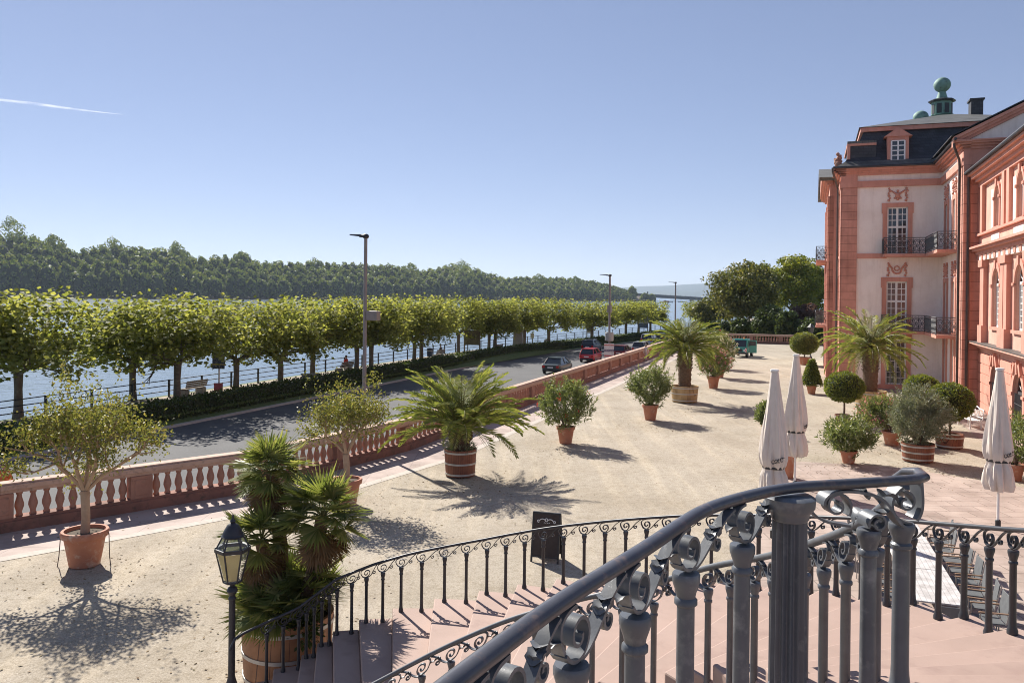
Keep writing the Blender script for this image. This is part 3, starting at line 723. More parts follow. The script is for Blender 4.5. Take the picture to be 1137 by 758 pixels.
mb = MB(); mb.box(q0[0] - .12, q1[0], q0[1] - .12, q1[1], q1[2], q1[2] + .16); mb.box(q0[0] - .1, q0[0] + .1, q0[1] - .09, q0[1] + .1, q0[2], q1[2]); part(mb, 'roof_block_edge', M['pal_red'])
mb = MB(); mb.box(q0[0] - .1, q1[0], q0[1] - .1, q1[1], q1[2] + .16, q1[2] + .34); part(mb, 'roof_block_cover', M['slate_lt'])
# balconies on the river front
def railing_panel(mb, p, q, z0, z1):
    p = Vector((p[0], p[1], 0)); q = Vector((q[0], q[1], 0)); d = (q - p); Ln = d.length; d.normalize(); nrm = Vector((-d.y, d.x, 0)) * .02
    bar = lambda s0, za, s1, zb, r=.014: mb.tube([p + d * s0 + Vector((0, 0, za)), p + d * s1 + Vector((0, 0, zb))], r, 5)
    for z, r in ((z0 + .05, .02), (z1, .03), (z1 - .16, .014), (z0 + .18, .014)): bar(0, z, Ln, z, r)
    for s_ in (0, Ln): bar(s_, z0, s_, z1, .03)
    n = max(2, int(round(Ln / .38))); st = Ln / n; h = z1 - .16 - (z0 + .18); zc = z0 + .18 + h / 2
    for i in range(n):
        c = st * (i + .5); bar(st * i, z0 + .05, st * i, z1, .012)
        for rr in (.17, .09):
            for dz in (-h * .26, h * .26):
                pts = [p + d * (c + rr * math.cos(k * .5236)) + Vector((0, 0, zc + dz + rr * 1.35 * math.sin(k * .5236))) for k in range(13)]; mb.tube(pts, .016, 4, False)
        bar(c - st * .5, zc - h / 2, c + st * .5, zc + h / 2, .011); bar(c + st * .5, zc - h / 2, c - st * .5, zc + h / 2, .011)
        for k in range(4): bar(st * i, zc - h * .5 + h * k / 4 + .06, st * (i + 1), zc - h * .5 + h * k / 4 + .06, .006)
def balcony(poly, open_idx, zf, top=1.12, name='balcony'):
    mb = MB(); pts = [Q(b, a, 0)[:2] for b, a in poly]; mb.prism(pts, zf - .2, zf)
    o = part(mb, name, M['pal_red'])
    mb2 = MB(); ins = MB(); 
    rm = MB()
    for i in open_idx: railing_panel(rm, pts[i], pts[(i + 1) % len(pts)], zf, zf + top)
    rm.build('balcony_railing', M['balcony'], o); return o
Lp = [(4.75, AF - .02), (4.75, AF - 1.3), (7.4, AF - 1.3), (7.4, 57.2), (B2 - .02, 57.2), (B2 - .02, AF - .02)]
balcony(Lp, (0, 1, 2, 3), 9.62); balcony(Lp, (0, 1, 2, 3), 4.2)
balcony([(1.27, 79.5), (.35, 79.5), (.35, 72), (1.27, 72)], (0, 1, 2), 9.62); balcony([(1.27, 79.5), (.35, 79.5), (.35, 72), (1.27, 72)], (0, 1, 2), 4.2)
# --- sunlit return wall between the cream face and the quoined corner
Wc = Wall((B2, AF), (0, -1), (-1, 0))
hs = [(x, x + 1.05, z0, z1) for x in (1.5, 4.8) for z0, z1 in ((9.65, 12.9), (4.35, 7.6), (.3, 3.9))]
Wc.holes(0, AF - A2, -.3, 15.9, hs, 'wall', M['pal_white'])
for h in hs: Wc.window(*h, nx=4)
for x in (2.02, 5.32): relief(Wc, x, 13.8, 'eagle'); relief(Wc, x, 8.5, 'garland')
mb = MB(); Wc.slab(mb, 7.0, AF - A2 + .14, -.3, 14.5, -.3, .14); part(mb, 'pilaster', M['pal_quoin'])
mb = MB(); Wc.slab(mb, .2, AF - A2, 14.5, 14.95, -.2, .2); Wc.slab(mb, 6.9, AF - A2 + .14, 14.95, 15.5, -.2, .15); part(mb, 'frieze_band', M['pal_red'])
cornice(Wc, .5, AF - A2, 15.4, 0, 1)
mb = MB(); mb.tube([Wc.P(.3, 16.0, .68), Wc.P(AF - A2 + .7, 16.0, .68)], .085, 8); part(mb, 'gutter', M['iron_thin'])
# shaded gable face with its pediment
Wg = Wall((B2, A2), (1, 0), (0, -1))
mb = MB(); Wg.slab(mb, -.14, 14, -.3, 14.5, -.3, .0); part(mb, 'gable_wall', M['pal_quoin'])
mb = MB(); Wg.slab(mb, -.16, 2.0, 14.5, 14.95, -.3, .12); Wg.slab(mb, -.15, 1.6, 14.95, 15.45, -.3, .08); part(mb, 'frieze_band', M['pal_red'])
mb = MB(); Wg.slab(mb, 1.6, 14, 14.5, 15.45, -.3, .03); part(mb, 'frieze_panel', M['pal_white'])
cornice(Wg, 0, 14, 15.45, 1, 0)
ap = 7.2
mb = MB(); mb.extrude([Wg.P(0, 15.95, .1), Wg.P(14, 15.95, .1), Wg.P(ap, 15.95 + ap * .5, .1)], Vector(Wg.P(0, 0, -1)) - Vector(Wg.P(0, 0, .1))); part(mb, 'tympanum', M['pal_white'])
mb = MB(); T = .62
for z_off, th_, dd in ((0, .2, .55), (-.18, .2, .4), (-.36, .2, .25)):
    mb.extrude([Wg.P(-.75, 15.95 + z_off, dd), Wg.P(-.75, 15.95 + z_off + th_, dd), Wg.P(ap, 15.95 + (ap + .75) * .5 + z_off + th_, dd), Wg.P(ap, 15.95 + (ap + .75) * .5 + z_off, dd)], Vector(Wg.P(0, 0, -.3)) - Vector(Wg.P(0, 0, dd)))
part(mb, 'raking_cornice', M['pal_red'])
mb = MB(); e0 = 16.16
mb.extrude([Wg.P(-.9, e0, .62), Wg.P(-.9, e0 + .06, .62), Wg.P(ap, e0 + .06 + (ap + .9) * .5, .62), Wg.P(ap, e0 + (ap + .9) * .5, .62)], Vector(Wg.P(0, 0, -8.4)) - Vector(Wg.P(0, 0, .62)))
mb.extrude([Wg.P(ap, e0 + (ap + .9) * .5, .62), Wg.P(ap, e0 + .06 + (ap + .9) * .5, .62), Wg.P(14.8, e0 + .2, .62), Wg.P(14.8, e0 + .1, .62)], Vector(Wg.P(0, 0, -8.4)) - Vector(Wg.P(0, 0, .62)))
part(mb, 'roof', M['slate'])
# --- lower wing running towards the camera
Ww = Wall((B3, A2), (0, -1), (-1, 0))
Lw = 30.0; ct = [4.7 + 5.25 * k for k in range(5)]
hs = []; types = []
for c in ct: hs += [(c - 1.0, c + 1.0, -.1, 2.95, True), (c - .9, c + .9, 5.0, 8.2, True), (c - .62, c + .62, 10.45, 12.7, True)]
Ww.holes(0, Lw, -.3, 13.9, hs, 'wing_wall', M['pal_trim'])
for k, h in enumerate(hs):
    a_, b_, c_, e_, _ = h; Ww.window(a_, b_, c_, e_, nx=(6, 6, 4)[k % 3], rows=(2, (4, 7, 5)[k % 3]), arch=True, surround=(.34, .3, .2)[k % 3], mat=M['balcony'] if k % 3 == 0 else None, grille=(k % 3 == 0))
for c0, c1 in zip([0] + [c + 1.38 for c in ct], [c - 1.38 for c in ct] + [Lw]):   # rusticated basement piers
    mb = MB(); Ww.slab(mb, c0 + .02, c1, 0, 3.36, -.02, .055)
    for k in range(6): z = .0 + k * .56; Ww.slab(mb, c0 + .0, c1 + .02, z, z + .5, -.015, .09)
    part(mb, 'rusticated_pier', M['pal_red'])
for c in ct:      # radiating voussoirs over the basement arches
    mb = MB(); Ww.slab(mb, c - .95, c + .95, 3.0, 3.62, -.02, .04)
    for s_, q in ((-1, 28), (0, 0), (1, -28)):
        m3 = Matrix.Rotation(R(q), 3, 'X'); mb.obox(Ww.P(c + s_ * .62, 3.28 - abs(s_) * .14, .1), (.16, .24, .62), m3)
    part(mb, 'voussoir', M['pal_red'])
def ledge(z, prof, name, mat): 
    mb = MB()
    for d0, za, zb in prof: Ww.slab(mb, .0, Lw, z + za, z + zb, -.1, d0)
    return part(mb, name, mat)
ledge(3.66, ((.2, 0, .14), (.42, .14, .24), (.6, .24, .34)), 'ledge', M['pal_trim']); 
mb = MB(); Ww.slab(mb, -.0, Lw, 4.0, 4.03, -.1, .64); part(mb, 'ledge_cover', M['slate_lt'])
for c in [1.95 - .2] + [c + 2.62 for c in ct]:
    for x in (c - .42, c + .42) if c > 2.5 else (c,):    # pedestals and pilasters between the windows
        mb = MB(); wd = .34 if c > 2.5 else .5
        Ww.slab(mb, x - wd - .06, x + wd + .06, 4.03, 5.0, -.05, .34); Ww.slab(mb, x - wd, x + wd, 5.0, 8.35, -.05, .24); Ww.slab(mb, x - wd - .08, x + wd + .08, 8.35, 8.75, -.05, .34)
        part(mb, 'pilaster', M['pal_red'])
mb = MB(); Ww.slab(mb, 0, Lw, 8.75, 9.1, -.05, .2); part(mb, 'architrave', M['pal_white'])
x = .2
while x < Lw: mb = MB(); Ww.slab(mb, x, x + .5, 8.78, 9.08, .1, .24); part(mb, 'triglyph', M['pal_red']); x += 1.15
ledge(9.1, ((.3, 0, .2), (.5, .2, .34), (.66, .34, .46)), 'upper_ledge', M['pal_red'])
ledge(9.56, ((.1, 0, .62),), 'attic_base', M['pal_trim']); ledge(10.2, ((.3, 0, .13),), 'attic_sill', M['pal_red'])
for c in ct: mb = MB(); Ww.slab(mb, c - 1.0, c + 1.0, 9.72, 10.06, .0, .13); part(mb, 'attic_panel', M['pal_white'])
for c in [.5] + [c + 2.62 for c in ct]:
    for x in (c - .55, c + .55): mb = MB(); Ww.slab(mb, x - .3, x + .3, 10.33, 13.1, -.05, .2); part(mb, 'attic_pilaster', M['pal_red'])
for c in ct:
    for x in (c - 1.25, c + 1.25): mb = MB(); Ww.slab(mb, x - .28, x + .28, 10.33, 12.6, -.05, .06); part(mb, 'attic_strip', M['pal_white'])
cornice(Ww, 0, Lw, 13.1, 0, 0, prof=((.2, 0, .3), (.4, .3, .48), (.62, .48, .66), (.78, .66, .8)))
mb = MB(); mb.tube([Ww.P(-.0, 13.98, .86), Ww.P(Lw, 13.98, .86)], .1, 8); part(mb, 'gutter', M['iron_thin'])
mb = MB(); mb.add([Ww.P(0, 13.93, .8), Ww.P(Lw, 13.93, .8), Ww.P(Lw, 17.5, -6), Ww.P(0, 17.5, -6)], [(0, 1, 2, 3)]); part(mb, 'wing_roof', M['slate_lt'])
# downpipes
for pts in ([Wc.P(AF - A2 + .3, 16.0, .72), Wc.P(AF - A2 + .3, 15.6, .7), Wc.P(AF - A2 - .35, 14.9, .32), Wc.P(AF - A2 - .45, 14.5, .28), Wc.P(AF - A2 - .45, 0, .28)],
            [Wg.P(.12, 14.2, .2), Wg.P(.12, 0, .2)], [Wr.P(-.2, 16.0, .72), Wr.P(-.2, 15.7, .7), Wr.P(1.6, 14.7, .3), Wr.P(1.6, 0, .3)]):
    mb = MB(); mb.tube(pts, .075, 8); part(mb, 'downpipe', M['pipe'], smooth=True)
# --- mansard roof of the pavilion
x0, x1, y0, y1 = BC - .62, 17.5, AF - .62, AF + 26.6
def ring(d, z): return [Q(x0 + d, y0 + d, z), Q(x1 - d, y0 + d, z), Q(x1 - d, y1 - d, z), Q(x0 + d, y1 - d, z)]
rings = [ring(0, ZE + .55), ring(.75, ZE + 1.1), ring(1.35, ZE + 1.9), ring(1.75, ZE + 2.7), ring(2.05, ZE + 3.45)]
mb = MB()
for r0, r1 in zip(rings[1:], rings[2:]):
    for i in range(4): mb.add([r0[i], r0[(i + 1) % 4], r1[(i + 1) % 4], r1[i]], [(0, 1, 2, 3)])
part(mb, 'mansard_roof', M['slate'])
mb = MB()
for i in range(4): mb.add([rings[0][i], rings[0][(i + 1) % 4], rings[1][(i + 1) % 4], rings[1][i]], [(0, 1, 2, 3)])
part(mb, 'mansard_foot', M['slate_lt'])
mb = MB(); ra, rb = ring(1.85, 0), ring(2.1, 0)
q = ring(1.82, 0); mb.box(q[0][0], q[1][0], q[0][1], q[2][1], ZE + 3.42, ZE + 3.72); part(mb, 'roof_cornice', M['pal_red'])
mb = MB(); r0 = ring(1.72, ZE + 3.74); rc = [Q(9.6, AF + 9, ZE + 5.9), Q(10.6, AF + 9, ZE + 5.9), Q(10.6, AF + 18, ZE + 5.9), Q(9.6, AF + 18, ZE + 5.9)]
for i in range(4): mb.add([r0[i], r0[(i + 1) % 4], rc[(i + 1) % 4], rc[i]], [(0, 1, 2, 3)])
mb.add(rc, [(0, 1, 2, 3)]); part(mb, 'upper_roof', M['slate_lt'])
mb = MB()   # side lower roof block on the river side
# dormer
dm = MB(); bx0, bx1 = 5.0, 6.42; ya = AF + .15
dm.box(Q(bx0, 0, 0)[0], Q(bx1, 0, 0)[0], Q(0, ya, 0)[1], Q(0, ya + 2.2, 0)[1], ZE + .8, ZE + 2.75); dor = part(dm, 'dormer', M['pal_red'])
dm = MB(); dm.extrude([Q(bx0 - .22, ya - .15, ZE + 2.75), Q(bx1 + .22, ya - .15, ZE + 2.75), Q((bx0 + bx1) / 2, ya - .15, ZE + 3.4)], (0, 2.3, 0)); dm.build('dormer_roof', M['pal_red'], dor)
Wd_ = Wall((bx0, ya), (1, 0), (0, -1))
dm = MB()
for x in (.28, .71, 1.14): Wd_.slab(dm, x - .05, x + .05, ZE + 1.05, ZE + 2.45, 0, .06)
for z in (1.05, 1.4, 1.75, 2.1, 2.45): Wd_.slab(dm, .28, 1.14, ZE + z - .035, ZE + z + .035, .001, .055)
dm.build('dormer_window', M['win_white'], dor)
dm = MB(); Wd_.slab(dm, .25, 1.17, ZE + 1.02, ZE + 2.48, -.01, .02); dm.build('dormer_pane', M['glass'], dor)
# second dormer on the river slope, chimney, lantern and copper balls
ch = MB(); p = Q(12.05, AF + 9, ZE + 4.6); ch.box(p[0] - .42, p[0] + .42, p[1] - .6, p[1] + .6, p[2], p[2] + 2.2); ch.box(p[0] - .52, p[0] + .52, p[1] - .7, p[1] + .7, p[2] + 2.2, p[2] + 2.33); part(ch, 'chimney', M['slate'])
cp = Q(10.05, AF + 12, ZE + 5.5)
mb = MB(); mb.lathe([(1.12, 0), (1.08, .2), (.95, .25), (.95, .85), (1.05, .9)], 8, cp); cup = part(mb, 'lantern_turret', M['copper'])
mb = MB(); mb.lathe([(.80, .88), (.80, 2.1)], 8, cp); mb.build('lantern_core', M['copper'], cup)
for k in range(8):
    q = 2 * math.pi * (k + .5) / 8; mb = MB(); mb.obox((cp[0] + .745 * math.cos(q), cp[1] + .745 * math.sin(q), cp[2] + 1.45), (.06, .36, .8), Matrix.Rotation(q, 3, 'Z')); mb.build('lantern_opening', M['black'], cup)
mb = MB(); mb.lathe([(1.0, 2.05), (1.06, 2.16), (.9, 2.25), (.5, 2.34)], 8, cp); mb.build('lantern_roof', M['iron_thin'], cup)
mb = MB(); mb.lathe([(.46, 2.3), (.36, 2.6), (.27, 3.0)], 12, (cp[0], cp[1], cp[2] + .02)); mb.sphere((cp[0], cp[1], cp[2] + 3.5), .66, 20, 14, (1, 1, .94)); mb.build('lantern_ball', M['copper'], cup, smooth=True)
p = Q(8.25, AF + 10, ZE + 5.75); mb = MB(); mb.lathe([(.4, -.9), (.3, -.2), (.3, 0)], 10, p); mb.sphere((p[0], p[1], p[2] + .25), .6, 18, 12, (1, 1, .9)); part(mb, 'roof_ball', M['copper'], smooth=True)
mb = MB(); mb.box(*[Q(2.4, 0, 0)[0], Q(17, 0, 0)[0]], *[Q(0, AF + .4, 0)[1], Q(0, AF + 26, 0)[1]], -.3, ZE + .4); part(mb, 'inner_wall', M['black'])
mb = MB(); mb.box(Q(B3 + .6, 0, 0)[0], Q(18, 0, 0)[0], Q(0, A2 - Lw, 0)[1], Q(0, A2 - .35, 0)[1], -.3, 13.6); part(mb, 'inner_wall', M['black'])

# ================================================================== TERRACE BALUSTRADE
BAL = [(.085, 0), (.095, .03), (.07, .07), (.075, .12), (.12, .26), (.115, .34), (.07, .5), (.06, .56), (.085, .6), (.085, .66)]
def balustrade(ptA, ptB, label, n_pier, per, shared, end_pier=True):
    A = Vector(W(*ptA)); B = Vector(W(*ptB)); d = B - A; Ln = d.length; rz = math.atan2(d.y, d.x)
    th = thing('balustrade', label, 'balustrade', A, rz, 'balustrade lengths round the terrace')
    mb = MB(); mb.box(0, Ln, -.26, .26, ZR, .0); mb.box(0, Ln, -.25, .25, -.02, .28); mb.box(0, Ln, -.2, .2, .28, .36); mb.build('plinth', M['plinth'], th)
    mb = MB(); mb.box(0, Ln, -.17, .17, 1.02, 1.12); mb.box(0, Ln, -.24, .24, 1.12, 1.26); mb.box(-.0, Ln, -.2, .2, 1.26, 1.31); mb.build('coping', M['coping'], th, bevel=.015)
    st = Ln / n_pier; xs = []
    for i in range(n_pier + (1 if end_pier else 0)):
        mb = MB(); x = st * i; mb.box(x - .31, x + .31, -.205, .205, .36, 1.02); mb.box(x - .2, x + .2, -.222, .222, .46, .92); mb.build('pier', M['sand_red'], th, bevel=.012)
    for i in range(n_pier):
        for k in range(per): xs.append(st * i + .31 + (st - .62) * (k + .5) / per)
    mine = xs[:92] if len(xs) > 95 else xs
    for x in mine:
        o = link('baluster', shared, M['sand_red'], th, (x, 0, .36))
    rest = xs[len(mine):]
    if rest:
        mb = MB()
        for x in rest: mb.lathe(BAL, 6, (x, 0, .36))
        tag(mb.build('baluster_row', M['sand_red'], th), kind='stuff')
    return th
mb = MB(); mb.lathe(BAL, 10); bal_me = bpy.data.meshes.new('baluster'); bal_me.from_pydata(mb.v, [], mb.f); bal_me.update()
bal_me.polygons.foreach_set('use_smooth', [True] * len(bal_me.polygons)); bal_me.set_sharp_from_angle(angle=R(50))
balustrade(KINK[0], KINK[1], 'red balustrade running out at the left edge, left of the pier behind the potted tree', 4, 8, bal_me, False)
balustrade(KINK[1], KINK[2], 'slanting red sandstone balustrade behind the bare-stemmed potted tree on the left', 2, 9, bal_me)
balustrade(KINK[2], KINK[3], 'short kinked length of red balustrade behind the fan palms and the yellowish potted tree', 2, 10, bal_me, False)
balustrade(KINK[3], KINK[4], 'long straight red sandstone balustrade between the gravel court and the parked cars', 22, 8, bal_me)
balustrade((118.0, -15.75), (118.0, 4.0), 'shaded balustrade closing the far end of the gravel court below the dark trees', 5, 9, bal_me)

# ================================================================== PLANTS IN TUBS
POT = [(.30, 0), (.33, .02), (.44, .62), (.455, .64), (.50, .66), (.52, .76), (.50, .80), (.44, .80), (.42, .70)]
def scaled(prof, r, h):
    R0 = max(p[0] for p in prof); H0 = max(p[1] for p in prof); return [(p[0] / R0 * r, p[1] / H0 * h) for p in prof]
def terracotta(th, r, h, loc=(0, 0, 0)):
    mb = MB(); mb.lathe(scaled(POT, r, h), 24, cap=False); pr = mb.build('pot', M['terracotta'], th, True, loc)
    mb = MB(); mb.lathe([(r * .86, 0), (r * .84, .02), (.02, .04)], 16, (0, 0, h * .88)); mb.build('soil', M['earth'], pr); return pr
def tub(th, r, h, mat, hoops, taper=.9):
    mb = MB(); mb.lathe([(r * taper, .04), (r, h), (r * .93, h), (r * .91, h * .85)], 36, cap=False); o = mb.build('tub', mat, th, True)
    for f in hoops:
        rr = r * (taper + (1 - taper) * f); mb = MB(); mb.lathe([(rr + .003, h * f - .03), (rr + .014, h * f - .03), (rr + .016, h * f + .03), (rr + .005, h * f + .03)], 36, cap=False); mb.build('hoop', M['hoop'], o, True)
    mb = MB(); mb.lathe([(r * .92, 0), (r * .9, .01), (.01, .04)], 20, (0, 0, h * .86)); mb.build('soil', M['earth'], o)
    mb = MB()
    for k in range(4):
        q = k * math.pi / 2 + .5; mb.box(r * .7 * math.cos(q) - .06, r * .7 * math.cos(q) + .06, r * .7 * math.sin(q) - .06, r * .7 * math.sin(q) + .06, 0, .06)
    mb.build('foot', M['black'], o); return o
def stems_mesh(n, h, spread, r0, z0, g):
    mb = MB(); tips = []
    for i in range(n):
        q = g.random() * 6.28; e = spread * g.random() ** .6; P = [Vector((.06 * math.cos(q), .06 * math.sin(q), z0))]
        for k in range(1, 5):
            f = k / 4; P.append(Vector((e * f * math.cos(q) + g.normal() * .03, e * f * math.sin(q) + g.normal() * .03, z0 + h * f * (.8 + .2 * g.random()))))
        mb.tube(P, [r0 * (1 - .75 * k / 4) for k in range(5)], 5); tips.append(P)
    return mb, tips
def oleander(px, py, pot_r, pot_h, w, h, label, seed, flowers=None, nfl=60, lean=(0, 0), leafm='oleander', dens=1.0, name='potted_oleander', cat='potted shrub', group='oleanders in terracotta pots', llen=.17, tubm=None, thin=.2):
    g = np.random.default_rng(seed); loc = G(px, py); th = thing(name, label, cat, loc, g.random() * 6, group)
    if tubm: tub(th, pot_r, pot_h, tubm, (.2, .55, .88))
    else: terracotta(th, pot_r, pot_h)
    mb, tips = stems_mesh(16, h * .72, w * .36, .022, pot_h * .85, g); mb.build('stem', M['bark'], th)
    # leafy shoots fanning out through an uneven crown
    ns = int(400 * dens); c = np.array((lean[0], lean[1], pot_h + h * .5)); P, d = blob(ns, c, (w * .47, w * .47, h * .5), g, .45)
    P[:, 2] = np.maximum(P[:, 2], pot_h * .9)
    axis = unit(d * .7 + np.array((0, 0, .9)) + g.normal(size=d.shape) * .25); per = 17
    tt = g.random((ns, per)) * .5; base = P[:, None] - axis[:, None] * .25 + axis[:, None] * tt[..., None]
    dirs = axis[:, None] * .75 + g.normal(size=(ns, per, 3)) * .55
    leaves('foliage', base.reshape(-1, 3), dirs.reshape(-1, 3), llen * (.75 + .6 * g.random(ns * per)), llen * thin * (1 + .5 * g.random(ns * per)), L[leafm], th)
    if flowers:
        fc, fd = blob(nfl, c + np.array((0, 0, h * .08)), (w * .49, w * .49, h * .5), g, .8); fc[:, 2] += .03
        k = 9; FP = (fc[:, None] + g.normal(size=(nfl, k, 3)) * .05).reshape(-1, 3); leaves('flowers', FP, g.normal(size=FP.shape) + np.array((0, 0, .6)), .065, .06, L[flowers], th)
    return th
oleander(628, 492, .42, .75, 2.4, 1.95, 'terracotta potted oleander with few red flowers, just right of the barrel date palm', 11, 'redfl', 16)
oleander(722, 466, .44, .80, 2.2, 1.9, 'oleander bush in a terracotta pot on the gravel, left of the yellow tub palm', 12, 'redfl', 4)
oleander(792, 431, .46, .85, 2.6, 2.0, 'pink flowering oleander in a terracotta pot right of the yellow tub palm', 13, 'pink', 170)
oleander(799, 419, .45, .85, 2.5, 2.5, 'tall white flowering oleander behind the pink one, partly hidden by it', 14, 'whitefl', 170)
oleander(796, 409, .5, .9, 2.6, 2.4, 'green oleander pot at the far end of the row, hidden behind the white one', 15, 'redfl', 10)
oleander(942, 514, .34, .5, 1.95, 1.2, 'loose green oleander in a terracotta pot in front of the small ball standard', 16, 'whitefl', 14, dens=.8)
oleander(990, 494, .42, .62, 2.1, 1.35, 'pink oleander leaning left out of a terracotta pot behind the grey olive bush', 17, 'pink', 120, (-.75, .2))
oleander(1126, 533, .36, .6, 2.7, 1.8, 'sprawling oleander behind the right-hand parasol, in a terracotta pot', 18, 'whitefl', 6, (-.5, 0), dens=.9)
oleander(852, 482, .28, .45, .8, .95, 'narrow dark oleander half hidden behind the left closed parasol', 19, None)
oleander(874, 530, .32, .85, .7, .6, 'small dark pot plant between the two left closed parasols', 20, None, dens=.3)
oleander(1019, 512, .62, .74, 2.25, 2.1, 'big silver grey olive bush in a red stained tub with pale hoops', 21, None, leafm='olive', dens=2.2, name='potted_olive_bush', group=None, llen=.14, tubm=M['tub_red'], thin=.17)

def ball_plant(px, py, rad, stem_h, label, seed, pot, z_sc=1.0, cone=False, name='ball_standard', group='clipped ball standards'):
    g = np.random.default_rng(seed); th = thing(name, label, 'topiary', G(px, py), 0, group); kind, pr, ph = pot
    if kind == 't': terracotta(th, pr, ph)
    else: tub(th, pr, ph, kind, (.2, .8))
    zc = ph + stem_h + rad * z_sc
    mb = MB(); mb.tube([(0, 0, ph * .8), (.02, .01, ph + stem_h * .5), (0, 0, zc)], [.06, .05, .04], 7); mb.build('stem', M['bark'], th)
    n = int(2600 * rad * rad + 1500); d = unit(g.normal(size=(n, 3)))
    r = rad * (.93 + .09 * g.random(n) + .03 * np.sin(d[:, 0] * 9 + d[:, 2] * 7)); P = d * r[:, None] * np.array((1, 1, z_sc))
    if cone:
        f = np.clip((P[:, 2] / (rad * z_sc) + 1) / 2, 0, 1); k = (1.08 - .85 * f)[:, None]; P[:, :2] = unit(np.c_[d[:, :2], np.zeros(n)])[:, :2] * k * rad * (.93 + .1 * g.random(n))[:, None]
    P[:, 2] += zc
    leaves('foliage', P, d + g.normal(size=d.shape) * .8, .11 * (.7 + .6 * g.random(n)), .065, L['box'], th)
    if cone: 
        mb = MB(); mb.lathe([(rad * .2, zc - rad * z_sc * .98), (rad * .98, zc - rad * z_sc * .9), (rad * .2, zc + rad * z_sc * .9)], 14); mb.build('shade_core', M['core'], th)
    else: bumpy_core('shade_core', (0, 0, zc), (rad * .9, rad * .9, rad * .9 * z_sc), M['core'], th, amp=.03)  # solid dark core painted as the shade behind the leaves
    return th
ball_plant(937, 470, .95, .68, 'small clipped ball on a bare stem in a brown tub before the pavilion palm', 31, (M['tub_red'], .46, .45), .8)
ball_plant(1054, 497, .95, .62, 'large clipped ball on a bare stem in a banded tub right of the olive bush', 32, (M['tub_red'], .58, .62), .82)
ball_plant(1023, 474, .84, .75, 'clipped ball behind the olive bush and the large ball standard', 33, ('t', .5, .6), .75)
ball_plant(893, 405, 1.32, .3, 'wide clipped ball above a low skirt of leaves, left of the pavilion corner', 34, ('t', .6, .75), .78, group=None, name='tiered_topiary')
ball_plant(901, 437, .66, .0, 'low rounded cone of clipped box in a terracotta pot at the pavilion corner', 35, ('t', .36, .58), 1.3, True, 'box_cone', None)

# --- date palms
def frond_set(n, Ln, g, e_lo, e_hi, droop, pairs=30, ll=.46):
    """arched feather fronds: returns leaflet verts and a builder holding the ribs"""
    ribs = MB(); VV = []
    for i in range(n):
        ph = i * 2.39996 + g.normal() * .12; f = (i + .5) / n; e = e_hi + (e_lo - e_hi) * f + g.normal() * .07; Lf = Ln * (.82 + .3 * g.random()) * (1 - .12 * (f < .2))
        dr = droop * (.7 + .6 * g.random()); m_ = 13; P = [np.array((.09 * math.cos(ph), .09 * math.sin(ph), .0))]; T = []
        side_b = g.normal() * .12
        for k in range(m_):
            s_ = k / (m_ - 1); ee = e - dr * s_ ** 1.4; pp = ph + side_b * s_; t_ = np.array((math.cos(ee) * math.cos(pp), math.cos(ee) * math.sin(pp), math.sin(ee))); T.append(t_); P.append(P[-1] + t_ * Lf / m_)
        P = np.array(P[:-1]); T = np.array(T)
        ribs.tube([tuple(p) for p in P], [.028 * (1 - .85 * k / (m_ - 1)) for k in range(m_)], 4)
        ss = np.linspace(.16, .995, pairs); idx = ss * (m_ - 1); PX = np.stack([np.interp(idx, range(m_), P[:, c]) for c in range(3)], 1); TX = unit(np.stack([np.interp(idx, range(m_), T[:, c]) for c in range(3)], 1))
        sd = unit(np.cross(TX, np.array((0, 0, 1.0)) + 1e-3)); nu_ = np.cross(sd, TX)
        for s_ in (-1, 1):
            lf = ll * np.sin(np.clip(ss * 2.6 + .35, 0, 3.0)) ** .7 * (.85 + .3 * g.random(pairs)); lf = np.maximum(lf, .1)
            dv = unit(TX * (.55 + .5 * ss[:, None]) + sd * s_ * .8 + nu_ * (.28 + .15 * g.normal(size=(pairs, 1)))) ; dv[:, 2] -= .12
            VV.append(leaf_geo(PX, dv, lf, .05, g, nu_ * .9 + sd * .2 * s_))
    return np.concatenate(VV), ribs
